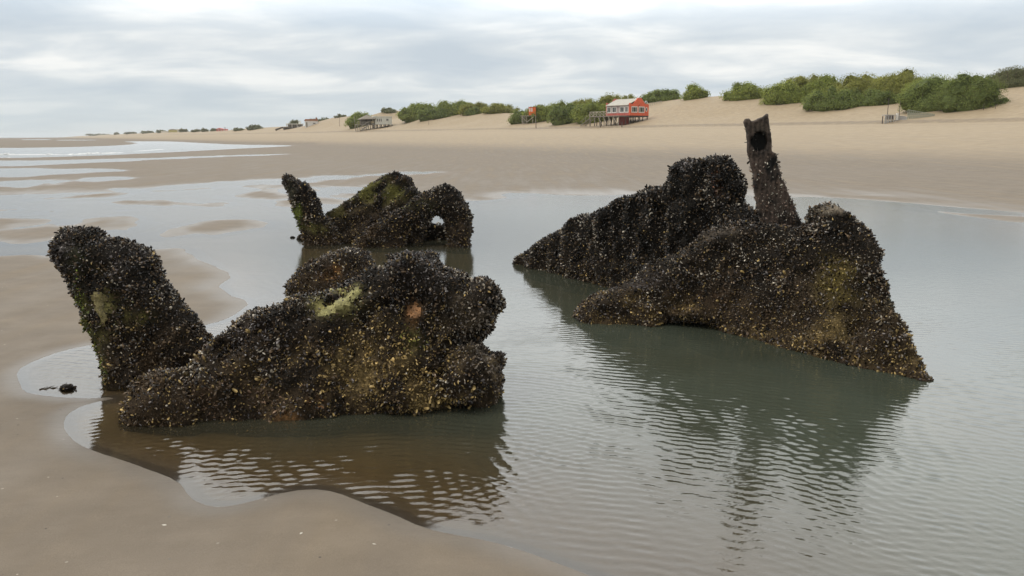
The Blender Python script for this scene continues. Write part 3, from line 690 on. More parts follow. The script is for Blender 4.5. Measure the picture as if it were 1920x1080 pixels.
wreck_part('steel_post', w2, s_h,
  [(1395,229),(1397,223),(1405,222),(1409,227),(1415,224),(1420,221),(1430,220),(1437,214),(1440,214),(1444,250),(1448,284),(1455,288),(1460,318),(1464,334),(1474,346),(1483,374),(1493,398),(1504,420),(1510,520),(1432,520),(1432,425),(1420,392),(1413,345),(1404,290)],
  .040, .055, .012, vox=.010, nz=(.006, 8), edge=.010, hook=h_hook, ridge=0, dens=4200, slen=(.012,.024), seed=17, low_brown=0, base_mix=(.62,.16,.08,.14), bare=h_bare, hook_col=h_col, mat=MAT_RUST,
  zones=[(1412,320,70,150,(.15,.105,.08),2.2,.3),(1420,232,26,18,(.085,.085,.045),.9,0),(1405,350,10,90,(.085,.05,.042),.8,0),(1423,268,17,24,(.004,.004,.004),1.6,.5)])  # last zone: near-black paints a deep cavity's shade into the shallow hole
reparent(w2)

# ================================================================== WRECK 3: back
w3 = base_empty('shipwreck_fragment', (-2.2, 13.0))
tag(w3, 'smallest and farthest wreck piece behind the front one with an arch shaped hole', 'shipwreck', 'broken pieces of an old shipwreck')
YB = 13.0
s_j = Slab((-3.8, YB - .1), (-2.5, YB - .1), 8)
wreck_part('leaning_stump', w3, s_j,
  [(531,334),(536,328),(548,330),(562,340),(576,346),(592,364),(600,385),(604,402),(615,410),(628,425),(640,440),(642,475),(575,475),(571,450),(565,430),(553,405),(545,375),(537,352)],
  .20, .22, .16, vox=.03, nz=(.04, 3), edge=.02, dens=2400, slen=(.022,.040), seed=21,
  zones=[(560,410,12,30,GREEN,.9,.5),(595,430,28,12,OLIVE,.8,.3),(550,360,10,14,(.08,.08,.05),.8,.3),(590,450,40,14,BROWN,.7,0)])
s_k = Slab((-3.1, YB + .2), (-1.3, YB + .2), 30)
def k_hook(F, A, B, W, s):
    return F + .035 * np.sin((B * .8 - A * .55) * 22 + 1.5 * np.sin(A * 3)) * (W > 0)
kk, d_k = wreck_part('hull_slab', w3, s_k,
  [(604,420),(615,408),(640,391),(662,374),(680,360),(700,345),(720,334),(733,329),(745,327),(760,333),(772,338),(777,355),(790,368),(806,376),(800,400),(790,480),(600,480)],
  .26, .30, .22, vox=.03, nz=(.045, 2.5), edge=.025, hook=k_hook, dens=2100, slen=(.022,.040), seed=23, base_mix=(.5,.36,.10,.04),
  zones=[(700,370,70,30,OLIVE,1.0,.55),(640,405,24,16,(.10,.09,.025),.9,.4),(750,350,22,12,RUST,.5,.3),(700,400,60,20,BROWN,.6,.2)])
s_l = Slab((-2.3, YB - .35), (-.6, YB - .35), 5)
wreck_part('arch', w3, s_l,
  [(650,485),(668,452),(700,420),(740,395),(775,378),(795,366),(815,353),(835,347),(852,352),(862,360),(872,380),(878,392),(886,405),(884,430),(881,485),(838,485),(838,440),(834,415),(824,403),(813,402),(802,424),(775,430),(762,440),(757,485)],
  .20, .22, .16, vox=.03, nz=(.045, 3), edge=.02, dens=2400, slen=(.022,.040), seed=25, base_mix=(.48,.36,.10,.06),
  zones=[(790,385,30,12,OLIVE,.5,.2),(700,440,60,25,BROWN,.6,0),(860,440,20,30,BROWN,.6,0)])
s_m = Slab((-2.0, YB + .45), (-.7, YB + .45), 0)
wreck_part('inner_plate', w3, s_m, [(735,490),(745,430),(790,418),(815,420),(845,424),(850,490)], .08, .10, .08, vox=.03, nz=(.03, 3), dens=900, slen=(.034,.06), seed=27, low_brown=.3)
reparent(w3)

def small_clump(px, py, w, h, label, seed, cat='mussel clump', name='mussel_clump'):  
    g = ground(px, py); d = np.hypot(*g); k = d / FPX
    s = Slab((g[0] - .3, g[1]), (g[0] + .3, g[1]), 20)
    poly = [(px - w, py + 1), (px - w * .7, py - h * .8), (px - w * .2, py - h), (px + w * .5, py - h * .9), (px + w, py - h * .2), (px + w * .8, py + h * .6), (px - w * .8, py + h * .6)]
    root = base_empty(name, g); tag(root, label, cat)
    e = min(.03, w * k * .3)
    wreck_part('shell_mass', root, s, poly, w * k * .8, w * k * .8, w * k * .7, vox=max(.006, w * k / 12), nz=(e * .4, 12), edge=e * .3, dens=9000, slen=(.007, .014), seed=seed, base_mix=(.45,.25,.25,.05), low_brown=.2, ridge=0)
    reparent(root); return root
small_clump(127, 729, 14, 9, 'small dark mussel clump stranded in the little puddle beside the leaning stump', 31)
small_clump(571, 448, 14, 9, 'low dark mussel clump at the foot of the farthest wreck piece', 32)
small_clump(549, 446, 5, 3, 'tiny dark shell lump standing just left of the low clump by the far wreck', 33)
# strand of weed beside the clump
MAT_WEED = simple_mat('weed', (.05, .04, .028), .7, .4, 30)
mb = MB(); pts = [(74,731),(80,729),(86,730),(92,727),(99,729),(105,727.5)]
P3 = [Vector((*ground(*p), .003)) for i, p in enumerate(pts)]
for a, b in zip(P3, P3[1:]): mb.bar(a, b, .004, .003)
for i in (1, 3, 4):
    mb.bar(P3[i], P3[i] + Vector((.02, .03, .002)), .003, .0015)
tag(mb.build('seaweed_strand', MAT_WEED), 'thin dark strand of seaweed left of the stranded mussel clump', 'seaweed')
MAT_SHELLBIT = simple_mat('shell_white', (.62, .58, .50), .5, .15, 60)
for i, (px, py, lab) in enumerate([(303,985,'white shell chip on the bare sand at the lower left'),(562,1003,'pale shell chip on sand below the middle of the cove'),(706,1022,'whitish shell chip on sand nearest the right side of the beach')]):
    g = ground(px, py); hz = float(terrain(np.array([g[0]]), np.array([g[1]]))[0][0])
    g2 = ground(px, py, hz)
    V = SH_V * .022; V[:, 2] *= .6
    o = np_mesh('shell_chip', V, [SH_F], [MAT_SHELLBIT]); o.location = (g2[0], g2[1], hz + .003); o.rotation_euler = (.2, .1, i * 1.3)
    tag(o, lab, 'shell', 'shell chips scattered on the wet sand')

# ------------------------------------------------------------------ shrubs on the dunes
MAT_LEAF = attr_mat('acacia_leaf', .6, .2, 1.2, .25, 0, .38)
MAT_STEM = simple_mat('shrub_stem', (.10, .075, .055), .85, .3, 4)
def shrub(px, x0, x1, base, top, label, col=0, group='green shrubs growing on the dunes', leaf=None, dens=1.0, spiky=.5, flat=.55, name='shrub', cat='shrub', thin=None, d0=25.0):
    rng = np.random.default_rng(int(px * 7 + base * 13 + top))
    p = drop(px, base, d0)
    D = p.y; k = D / FPX
    rx = (x1 - x0) * .53 * k; print(label[:40], p, 'D', round(p.length), 'h', round((base - top) * k, 1)) if DBG else None; h = max((base - top) * k * 1.07, .5)
    ry = min(rx * .8, h * 1.6 + 1)
    vd = Vector((p.x, p.y, 0)).normalized(); sd_ = Vector((vd.y, -vd.x, 0))
    ctr = p + vd * (ry * .55); ctr += sd_ * (((x0 + x1) * .5 - px) * k)
    h *= (D + ry * .5) / D
    root = empty(name, (ctr.x, ctr.y, p.z)); tag(root, label, cat, group)
    lf = leaf or max(.18, 1.0 * k * 1920 / 1024)
    # lobes of the crown
    nl = int(np.clip(rx * h / 2.2, 7, 46))
    lob = []
    for i in range(nl):
        a = rng.uniform(0, 2 * math.pi); rr = math.sqrt(rng.uniform(0, 1)) * .88
        lx, ly = rr * math.cos(a), rr * math.sin(a)
        top_z = h * (math.sqrt(max(0, 1 - rr ** 2.4)) * (1 - flat * .4) + .04 + rng.uniform(-.10, .12))
        r_ = h * rng.uniform(.20, .36) + .15
        z = max(top_z - r_, r_ * .5)
        if rng.random() < .35: z = rng.uniform(.25, 1) * z
        lob.append((lx * (rx - r_ * .6), ly * (ry - r_ * .6), z, r_, rng.uniform(.8, 1.2), rng.random()))
    lob = np.array(lob)
    areapx = (x1 - x0) * (base - top) * (1024 / 1920) ** 2
    nleaf = int(np.clip(areapx * 6.0 * dens, 300, 15000))
    wgt = lob[:, 3] ** 2; li = rng.choice(nl, nleaf, p=wgt / wgt.sum())
    d = rng.normal(size=(nleaf, 3)); d[:, 2] = np.abs(d[:, 2]) * 1.0 - .25; d /= np.linalg.norm(d, axis=1)[:, None]
    rad_ = lob[li, 3] * rng.uniform(.70, 1.02, nleaf) * (1 + (rng.random(nleaf) < .02 * spiky) * rng.uniform(.1, .3, nleaf))
    C = lob[li, :3] + d * rad_[:, None] * np.array([1.1, 1.0, .95])
    C[:, 2] = np.maximum(C[:, 2], rng.uniform(0, .5, nleaf))
    nb = nleaf // 4; d2 = rng.normal(size=(nb, 3)); d2[:, 2] = np.abs(d2[:, 2]) * .8; d2 /= np.linalg.norm(d2, axis=1)[:, None]
    C[:nb] = d2 * np.array([rx * .84, ry * .84, h * .58]) * rng.uniform(.88, 1.06, (nb, 1)); d[:nb] = d2
    # world axes
    X = np.array(sd_); Y = np.array(vd)
    S = lf * rng.uniform(.6, 1.35, nleaf)
    nn = d + rng.normal(size=(nleaf, 3)) * .50 + np.array([0, 0, .15]); nn /= np.linalg.norm(nn, axis=1)[:, None]
    up = rng.normal(size=(nleaf, 3)) * .6 + np.array([0, 0, .6]); up -= (up * nn).sum(1)[:, None] * nn; up /= np.linalg.norm(up, axis=1)[:, None]
    side = np.cross(up, nn)
    q = np.stack([C - side * .30 * S[:, None], C - nn * .12 * S[:, None] + up * .5 * S[:, None] + side * .34 * S[:, None], C + up * 1.05 * S[:, None], C + up * .5 * S[:, None] - side * .40 * S[:, None] + nn * .15 * S[:, None]], 1)
    W = q[..., :1] * X + q[..., 1:2] * Y + q[..., 2:] * np.array([0, 0, 1.0])
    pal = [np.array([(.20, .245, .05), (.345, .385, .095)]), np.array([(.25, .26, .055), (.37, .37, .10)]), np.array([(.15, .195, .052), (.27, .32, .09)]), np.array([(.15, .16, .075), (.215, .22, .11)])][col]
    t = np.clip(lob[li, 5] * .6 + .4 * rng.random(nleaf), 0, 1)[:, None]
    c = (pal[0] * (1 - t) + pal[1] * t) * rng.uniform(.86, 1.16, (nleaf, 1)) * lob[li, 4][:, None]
    dead = rng.random(nleaf) < .025; c[dead] = np.array([.16, .13, .075]) * rng.uniform(.6, 1.2, (dead.sum(), 1))
    # dense inner mass of twigs and leaves inside the lobes
    V0 = W.reshape(-1, 3); F0 = np.arange(nleaf * 4).reshape(-1, 4)
    n8, n5 = 9, 5
    th = np.linspace(0, 2 * math.pi, n8, endpoint=False); phs = np.linspace(-1.2, 1.45, n5)
    sph = np.array([(math.cos(f) * math.cos(a), math.cos(f) * math.sin(a), math.sin(f)) for f in phs for a in th])
    sf = np.array([(j * n8 + i, j * n8 + (i + 1) % n8, (j + 1) * n8 + (i + 1) % n8, (j + 1) * n8 + i) for j in range(n5 - 1) for i in range(n8)])
    Vs = []; Fs = []; Cs = []
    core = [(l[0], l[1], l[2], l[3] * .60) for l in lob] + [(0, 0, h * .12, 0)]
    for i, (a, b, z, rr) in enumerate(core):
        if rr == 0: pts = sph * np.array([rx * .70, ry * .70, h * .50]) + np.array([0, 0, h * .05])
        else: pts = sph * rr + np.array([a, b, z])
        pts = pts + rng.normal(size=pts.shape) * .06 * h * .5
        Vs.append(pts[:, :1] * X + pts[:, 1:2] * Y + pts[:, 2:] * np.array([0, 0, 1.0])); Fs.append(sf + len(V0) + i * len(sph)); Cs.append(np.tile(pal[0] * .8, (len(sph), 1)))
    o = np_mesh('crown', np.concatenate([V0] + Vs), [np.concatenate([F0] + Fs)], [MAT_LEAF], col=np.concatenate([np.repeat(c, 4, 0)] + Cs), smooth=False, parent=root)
    if areapx > 150:
        for i in range(5):
            mb = MB()
            a = rng.uniform(0, 6.28); q0 = Vector((math.cos(a) * rx * .3, math.sin(a) * ry * .3, -.4)); a2 = a + rng.uniform(-.5, .5)
            q1 = Vector((math.cos(a2) * rx * .55, math.sin(a2) * ry * .55, h * .55)); mb.bar(q0, q1, .10, .04)
            mb.build('stem', MAT_STEM, root)
    return root
GA = 'green shrubs growing on the dunes'
shrub(1390,1352,1445,188,149,'leftmost shrub of the large thicket on the right dune',0)
shrub(1455,1420,1512,196,146,'rounded shrub second from the left in the large right thicket',0)
shrub(1510,1440,1590,186,136,'olive topped shrub along the crest behind the left end of the right thicket',1)
shrub(1565,1503,1632,206,155,'dark low shrub reaching farthest down the sand left of the wire cage',2)
shrub(1610,1540,1690,190,131,'broad olive green shrub on the crest above the wire cage',1)
shrub(1690,1620,1775,190,127,'highest broad shrub in the middle of the right thicket crest',1)
shrub(1660,1610,1710,192,155,'brownish green shrub in the hollow just above the wire cage',3)
shrub(1750,1685,1815,208,136,'dark bushy shrub right above the wire fence on the right dune',2)
shrub(1830,1760,1886,205,131,'large dark shrub at the right end of the right thicket',2)
shrub(1890,1843,1950,165,117,'lone shrub on the highest dune at the right edge',3)
shrub(1303,1273,1331,186,156,'isolated round bright shrub beside the tall lamp post',0)
shrub(1240,1200,1285,190,163,'dark shrub on the crest just right of and behind the red house',2)
shrub(1175,1140,1215,205,176,'olive shrub peeking over the roof of the red house',1)
shrub(1145,1108,1190,212,172,'olive crest shrub up the slope left of the red house roof',1)
shrub(1115,1070,1150,230,186,'bright shrub beside the wooden deck of the red house',0)
shrub(1070,1020,1125,231,189,'dark broad shrub midway between the lifeguard tower and the red house',2)
shrub(1040,1000,1085,222,184,'mid green crest shrub between the lifeguard tower and the red house',0)
shrub(1010,975,1050,229,193,'green shrub right behind the orange lifeguard tower',0)
shrub(972,953,1000,232,198,'dark shrub at the left foot of the lifeguard tower',2)
shrub(790,743,830,223,188,'left most rounded shrub of the middle thicket',0)
shrub(845,808,892,217,183,'tallest shrub crowning the middle thicket',0)
shrub(812,775,850,224,199,'dark low shrub in front of the middle thicket',2)
shrub(892,855,925,214,189,'olive shrub on the right shoulder of the middle thicket',1)
shrub(940,900,978,212,191,'low olive shrub trailing off at the right end of the middle thicket',1)
shrub(885,868,906,216,200,'small dark shrub on bare sand below the middle thicket',2)
shrub(680,643,716,237,207,'bright green shrub behind the grey stilt house',0)
shrub(733,714,748,212,199,'thin dark shrub on the dune top behind the grey stilt house',3)
shrub(639,626,653,220,213,'small dark shrub capping the lone sand knoll',3)
shrub(602,574,627,232.5,219,'greyish green shrub behind the white house with the orange roof',3,d0=560.0)
shrub(553,540,566,238,225,'dark shrub behind the grey deck hut',3,d0=640.0)
shrub(1482,1440,1530,194,152,'bright low shrub between the rounded shrub and the dark low shrub on the right dune',0)
shrub(1548,1505,1600,188,136,'bushy green shrub on the crest right behind the dark low shrub',0)
shrub(1640,1600,1690,198,160,'dark green shrub left of the tall dark pole',2)
shrub(1722,1690,1770,196,140,'green shrub over the net fence at the left of the large dark shrub',0)
shrub(1790,1740,1840,180,130,'olive shrub on the crest just behind the large dark shrub',1)
shrub(1098,1060,1140,222,180,'olive shrub at the upper left of the red house deck',1)
shrub(865,830,905,211,186,'dense green shrub between the tallest shrub and the olive shoulder',0)
GF = 'distant shrubs along the far shore'
for x0, x1, b, t, lab in [(462,496,243,233,'largest distant shrub just left of the deck hut'),(434,462,245,239,'low distant shrub right of the pink house'),(393,408,246,240,'round distant shrub touching the left of the pink house'),
    (376,394,247,240,'distant shrub second to the left of the pink house'),(358,377,247.5,242,'flat distant shrub third to the left of the pink house'),(335,354,247.5,241,'rounded distant shrub right of the yellow buildings'),
    (292,312,249,243,'distant shrub left of the yellow buildings'),(262,290,250,245,'long low distant shrub farther left along the shore'),(232,258,251,247.5,'faint low shrub far along the shore'),(214,223,252.5,248,'small upright bush standing alone far along the shore'),(160,205,253.8,250.8,'faintest shrub line at the tip of the far shore')]:
    shrub((x0 + x1) / 2, x0, x1, b, t, lab, 3, GF)

# ------------------------------------------------------------------ houses and beach furniture
RED = simple_mat('red_paint', (.80, .15, .07), .6, .12, 1.5)
REDD = simple_mat('faded_red_paint', (.52, .13, .10), .7, .2, 1.5)
WHITE = simple_mat('white_paint', (.72, .70, .66), .6, .06, 2)
ROOFG = simple_mat('grey_roof', (.46, .44, .38), .7, .1, 1.2)
WOODG = simple_mat('weathered_wood', (.26, .235, .20), .85, .3, 2.5)
WOODD = simple_mat('dark_wood', (.085, .068, .055), .85, .3, 2.5)
WOODP = simple_mat('pale_wood', (.44, .40, .33), .85, .2, 2.5)
GLASS = simple_mat('window_glass', (.05, .06, .055), .12, .3, 1)
PINKW = simple_mat('pinkish_wall', (.42, .34, .33), .7, .1, 1.5)
ORANGE_P = simple_mat('orange_panel', (.80, .16, .03), .55, .12, 1.5)
GREYW = simple_mat('pale_grey_board', (.74, .75, .70), .7, .1, 1.2)
THATCH = simple_mat('thatch', (.25, .22, .18), .95, .35, 6, .5)
TILE = simple_mat('orange_tile', (.36, .15, .08), .8, .2, 3)
CREAM = simple_mat('cream_wall', (.70, .66, .56), .7, .06, 1.2)
PINK = simple_mat('pink_paint', (.62, .17, .15), .65, .1, 1.2)
YELL = simple_mat('yellow_paint', (.52, .46, .17), .65, .1, 1.2)
METAL = simple_mat('galvanised_metal', (.45, .44, .42), .45, .15, 5, 0, .4)
DARKP = simple_mat('dark_pole', (.07, .055, .05), .7, .2, 5)
WIRE = simple_mat('faded_net', (.33, .35, .28), .8, .2, 5)

def window(parent, u0, u1, z0, z1, plane, fr=.14, mull=1, th=.10):
    """plane(u, n, z) -> point; n is the distance outwards"""
    def bx(mb, a0, a1, n0, n1, b0, b1):
        mb.add([plane(a, n, b) for b in (b0, b1) for n in (n0, n1) for a in (a0, a1)], [(0,2,3,1),(4,5,7,6),(0,1,5,4),(2,6,7,3),(0,4,6,2),(1,3,7,5)])
    f = MB()
    bx(f, u0, u0 + fr, -.05, th, z0, z1); bx(f, u1 - fr, u1, -.05, th, z0, z1)
    bx(f, u0 + fr, u1 - fr, -.05, th - .003, z0, z0 + fr); bx(f, u0 + fr, u1 - fr, -.05, th - .003, z1 - fr, z1)
    for i in range(mull):
        c = u0 + (u1 - u0) * (i + 1) / (mull + 1); bx(f, c - .035, c + .035, -.05, th - .01, z0 + fr, z1 - fr)
    fo = f.build('window', WHITE, parent)
    g = MB(); bx(g, u0 + fr, u1 - fr, -.04, .03, z0 + fr, z1 - fr); g.build('pane', GLASS, fo)
    return fo

# --- red house on stilts
p = drop(1179, 233.5); k = p.y / FPX; p.z += .35; yaw = math.radians(36)
rh = empty('stilt_house', p, yaw); tag(rh, 'red beach house on stilts with white framed windows and a wooden deck', 'house')
W_ = 40 * k / math.cos(yaw); L_ = 41 * k / math.sin(yaw) * .88
zf, ze, za, zs = 14 * k, 32.5 * k, 46 * k, 34 * k
m = MB(); m.prism([(0, zf), (W_, zf), (W_, zs + .1), (W_ * .93, zs + .15), (W_ * .80, zs + .2), (W_ * .66, za * .93), (W_ * .60, za), (W_ * .42, za), (W_ * .36, za * .93), (W_ * .20, zs + .2), (W_ * .06, zs + .1), (W_ * .05, zs + .35), (0, zs + .35)], -.12, .12); fw = m.build('front_wall', RED, rh)
m = MB(); m.prism([(0, zf), (W_, zf), (W_, zs), (W_ * .80, zs + .2), (W_ * .60, za * 1.01), (W_ * .42, za * 1.01), (W_ * .20, zs + .2), (W_ * .05, zs + .6), (0, zs + .6)], L_ - .1, L_ + .15); m.build('rear_parapet', REDD, rh)
m = MB(); m.box(0, .15, .123, L_ - .103, zf + 4.6 * k, ze); m.build('side_wall', PINKW, rh, None)
m = MB(); m.box(-.03, .14, .123, L_ - .103, zf, zf + 4.6 * k - .003); m.build('side_skirt', REDD, rh)
m = MB(); m.box(W_ - .15, W_, .123, L_ - .103, zf, ze); m.build('side_wall', RED, rh)
m = MB()
e0, e1, rg = (-.45, ze - .05), (W_ + .3, ze - .05), (W_ * .5, za * .965)
m.prism([e0, (e0[0], e0[1] + .12), (rg[0], rg[1] + .12), (e1[0], e1[1] + .12), e1, rg], .123, L_ - .103); m.build('roof', ROOFG, rh)
m = MB(); m.box(0, W_, -.1, L_, zf - .35, zf - .003); m.build('floor_frame', WOODD, rh)
pf = lambda u, n, z: (u, -.12 - n, z)
ps = lambda u, n, z: (0 - n, u, z)
for a, b in ((.09, .40), (.46, .77)): window(rh, W_ * a, W_ * b, zf + 5.0 * k, zf + 16.5 * k, pf, .26, 2)
m = MB()
cx_, cz_ = W_ * .87, zf + 11.5 * k
ring = []
for i in range(14):
    t = 2 * math.pi * i / 14; ring.append((math.cos(t), math.sin(t)))
V = []; F = []
for (ro_, y) in ((1.0, -.22), (.60, -.22), (.60, -.121), (1.0, -.121)):
    for c, s in ring: V.append((cx_ + c * .36 * ro_, y, cz_ + s * .62 * ro_))
for a in range(4):
    for i in range(14): F.append((a * 14 + i, a * 14 + (i + 1) % 14, ((a + 1) % 4) * 14 + (i + 1) % 14, ((a + 1) % 4) * 14 + i))
m.add(V, F); rw = m.build('round_window', WHITE, rh)
m = MB(); V = [(cx_ + c * .235, -.16, cz_ + s * .39) for c, s in ring]; V += [(a, -.122, c) for a, b, c in V]
m.add(V, [tuple(range(14)), tuple(reversed(range(14, 28)))] + [(i, 14 + i, 14 + (i + 1) % 14, (i + 1) % 14) for i in range(14)]); m.build('pane', GLASS, rw)
for a, b in ((.03, .22), (.26, .46), (.60, .80), (.82, .97)): window(rh, L_ * (1 - b), L_ * (1 - a), zf + 5.2 * k, zf + 16.5 * k, ps, .22, 1)
m = MB(); m.bar((W_ * .45, -.14, zf + 17 * k), (W_ * .45, -.6, zf + 19 * k), .07); m.build('wall_lamp', WOODD, rh)
for i in range(5):
    for j in range(4):
        m = MB(); m.bar((W_ * (.03 + .235 * i), .15 + (L_ - .3) * j / 3, -1.2), (W_ * (.03 + .235 * i), .15 + (L_ - .3) * j / 3, zf - .36), .13); m.build('stilt', WOODD, rh)
m = MB(); m.box(-.9, .9, 1.0, 3.0, -.8, zf - .4); m.build('store_room', simple_mat('dark_red_boards', (.20, .045, .035), .8, .2, 3), rh)
# deck on the sea side
DW = 3.4
m = MB(); m.box(-DW, -.46, .3, L_ + 3.0, zf - .25, zf - .05); dk = m.build('deck', WOODG, rh)
for j in range(7):
    y = .5 + (L_ + 2.3) * j / 6
    for x in (-DW + .2, -.8):
        m = MB(); m.bar((x, y, -1.2), (x, y, zf - .26), .12); m.build('deck_stilt', WOODG if x < -2 else WOODD, rh)
m = MB(); y0, y1 = L_ * .55, L_ + 2.9
for j in range(6):
    y = y0 + (y1 - y0) * j / 5; m.bar((-DW + .1, y, zf - .05), (-DW + .1, y, zf + 1.05), .07)
    if j < 5:
        yb = y0 + (y1 - y0) * (j + 1) / 5
        m.bar((-DW + .1, y, zf), (-DW + .1, yb, zf + 1.0), .045); m.bar((-DW + .1, yb, zf), (-DW + .1, y, zf + 1.0), .045)
m.bar((-DW + .1, y0, zf + 1.05), (-DW + .1, y1, zf + 1.05), .07); m.bar((-DW, y1, zf + 1.05), (-.4, y1, zf + 1.05), .07)
m.build('railing', WOODP, rh)
m = MB(); ys = L_ + 3.0
for i in range(9):
    m.box(-2.6, -.9, ys + .5 * i, ys + .5 * i + .42, zf - .25 - (zf + .4) * (i + .5) / 9 - .03, zf - .18 - (zf + .4) * (i + .5) / 9)
for x in (-2.65, -.85):
    m.bar((x, ys, zf - .2), (x, ys + 4.6, -.6), .08); m.bar((x, ys, zf + .9), (x, ys + 4.6, .4), .06)
    for i in range(3): m.bar((x, ys + 1.5 * i + .8, -.6), (x, ys + 1.5 * i + .8, zf + .6 - 1.0 * i * .9), .06)
m.build('staircase', WOODG, rh)
m = MB()
for i in range(4):
    y = 1 + (L_ - 1) * i / 4; m.bar((-DW + .2, y, -.3), (-DW + .2, y + 1.6, zf - .3), .07)
m.build('brace', WOODP, rh)

# --- posts on the sand in front of it
def post(px, y0, y1, rad_px, label, mat=DARKP, group=None, name='post', lean=0.0):
    p = drop(px, y0); k = p.y / FPX
    m = MB(); m.bar((0, 0, -.5), (lean, 0, (y0 - y1) * k), rad_px * k, rad_px * k * .85, 6)
    m.bar((lean, 0, (y0 - y1) * k), (lean, 0, (y0 - y1) * k + .05), rad_px * k * .85, rad_px * k * .3, 6)
    o = m.build(name, mat, None, p); tag(o, label, 'post', group); return o
GP = 'short posts standing on the sand in front of the red house'
post(1126, 239.5, 229, .85, 'left dark post on the sand before the deck of the red house', DARKP, GP)
post(1156, 234.5, 228, .7, 'short leaning post between the two dark posts before the red house', DARKP, GP, lean=-.35)
post(1166, 239.5, 229, .95, 'right dark post on the sand under the middle of the red house', DARKP, GP)
post(1005, 239, 228, .8, 'lone dark post on the sand under the lifeguard tower', DARKP)
post(813, 224, 204, .55, 'pale pole standing in front of the middle thicket', WOODP)
post(768, 221, 207, .45, 'thinner pale pole at the left edge of the middle thicket', WOODP)
post(804, 234, 227.5, .5, 'short grey stake with a sign board low on the dune below the middle thicket', WOODG)
post(1235, 190, 179, .75, 'left white post on the ridge right of the red house', WHITE)
post(1244.5, 189, 179.5, .6, 'right white post on the ridge right of the red house', WHITE)
post(1844, 206.5, 196, .5, 'left thin dark stake at the foot of the large dark shrub', DARKP)
post(1866, 204, 196.5, .45, 'right thin dark stake at the foot of the large dark shrub', DARKP)
post(637, 237, 219, .3, 'thin dark pole standing beneath the lone sand knoll', DARKP)
post(665.5, 242.5, 218, .45, 'thin mast at the left corner of the grey stilt house', WOODG)
# low fence on the ridge right of the red house
q0, q1 = drop(1219, 199), drop(1240, 194.5)
m = MB()
for i in range(6):
    t = i / 5; a = q0.lerp(q1, t) - q0; zz = tz(q0.x + a.x, q0.y + a.y) - q0.z
    m.bar((a.x, a.y, zz - .3), (a.x, a.y, zz + .85), .07)
    if i < 5:
        b = q0.lerp(q1, (i + 1) / 5) - q0; zb = tz(q0.x + b.x, q0.y + b.y) - q0.z
        m.bar((a.x, a.y, zz + .75), (b.x, b.y, zb + .75), .05); m.bar((a.x, a.y, zz + .1), (b.x, b.y, zb + .7), .04)
tag(m.build('fence', WOODP, None, q0), 'low pale fence climbing the dune beside the red house', 'fence')
# lamp post on the crest
p = drop(1301, 172); k = p.y / FPX
lp = empty('lamp_post', p); tag(lp, 'tall slim lamp post rising behind the isolated round shrub', 'lamp post')
m = MB(); m.bar((0, 0, -1), (0, 0, 27 * k), .13, .08); m.build('pole', METAL, lp)
m = MB(); m.bar((0, 0, 27 * k), (-3.4 * k, 0, 28.6 * k), .06); m.build('arm', METAL, lp)
m = MB(); m.box(-5.2 * k, -3.2 * k, -.15, .15, 28.4 * k, 29 * k); m.build('lamp_head', METAL, lp)
p = drop(1211.5, 176); k = p.y / FPX
m = MB(); m.bar((0, 0, -1), (0, 0, 15 * k), .07, .04); tag(m.build('pole', METAL, None, p), 'very thin distant pole above the dark shrub behind the red house', 'pole')

# --- lifeguard tower
p = drop(992, 231.5); k = p.y / FPX
lt = empty('lifeguard_tower', p, math.radians(-8)); tag(lt, 'wooden lifeguard tower with an orange cabin carrying white figures', 'lifeguard tower')
zp = 14.0 * k
m = MB(); m.box(-15.5 * k, 14.5 * k, -1.2, 1.6, zp - .18, zp); m.build('platform', WOODP, lt)
m = MB(); m.box(-.2 * k, 12.6 * k, -.9, 1.2, zp + .003, zp + 14.6 * k); cab = m.build('cabin', ORANGE_P, lt)
m = MB(); m.box(-.6 * k, 13 * k, -1.0, 1.3, zp + 14.6 * k + .003, zp + 15.4 * k); m.build('cabin_roof', simple_mat('dark_orange_board', (.38, .07, .02), .6, .1, 2), lt)
# the two white figures on the cabin front
m = MB(); z0 = zp + 7.2 * k; yf0, yf1 = -.95, -.904
m.box(.5 * k, 2.4 * k, yf0, yf1, z0, z0 + 6 * k)
m.box(3.6 * k, 6.9 * k, yf0, yf1, z0 + 4.9 * k, z0 + 6 * k); m.box(3.6 * k, 6.9 * k, yf0, yf1, z0 + 2.5 * k, z0 + 3.5 * k); m.box(3.6 * k, 6.9 * k, yf0, yf1, z0, z0 + 1.1 * k)
m.box(5.6 * k, 6.9 * k, yf0, yf1, z0 + 1.102 * k, z0 + 2.498 * k); m.box(5.6 * k, 6.9 * k, yf0, yf1, z0 + 3.502 * k, z0 + 4.898 * k); m.box(3.6 * k, 4.8 * k, yf0, yf1, z0 + 3.502 * k, z0 + 4.898 * k); m.box(3.6 * k, 4.8 * k, yf0, yf1, z0 + 1.102 * k, z0 + 2.498 * k)
m.build('painted_number', WHITE, cab)
for x, y, sp_ in ((-12.5, -1, 1), (-3.8, -1, .5), (7.5, -1, 0), (12.8, -1, -.4), (-12.5, 1.3, 1), (12.8, 1.3, -.4)):
    m = MB(); m.bar((x * k + sp_ * .15, y, -1.2), (x * k, y, zp - .19), .13); m.build('leg', WOODP, lt)
m = MB(); m.bar((-3 * k, -1.15, 2.5 * k), (10 * k, -1.15, zp - .3), .11); m.bar((-12 * k, -1.15, zp - .4), (-4 * k, -1.15, 3 * k), .09); m.build('brace', WOODP, lt)
m = MB()
for x in (-8.2, -6.2): m.bar((x * k, -2.4, -.6), (x * k, -1.25, zp), .06)
for i in range(6): m.bar((-8.2 * k, -2.4 + 1.1 * i / 6, zp * i / 6 + .1), (-6.2 * k, -2.4 + 1.1 * i / 6, zp * i / 6 + .1), .05)
m.build('ladder', WOODG, lt)

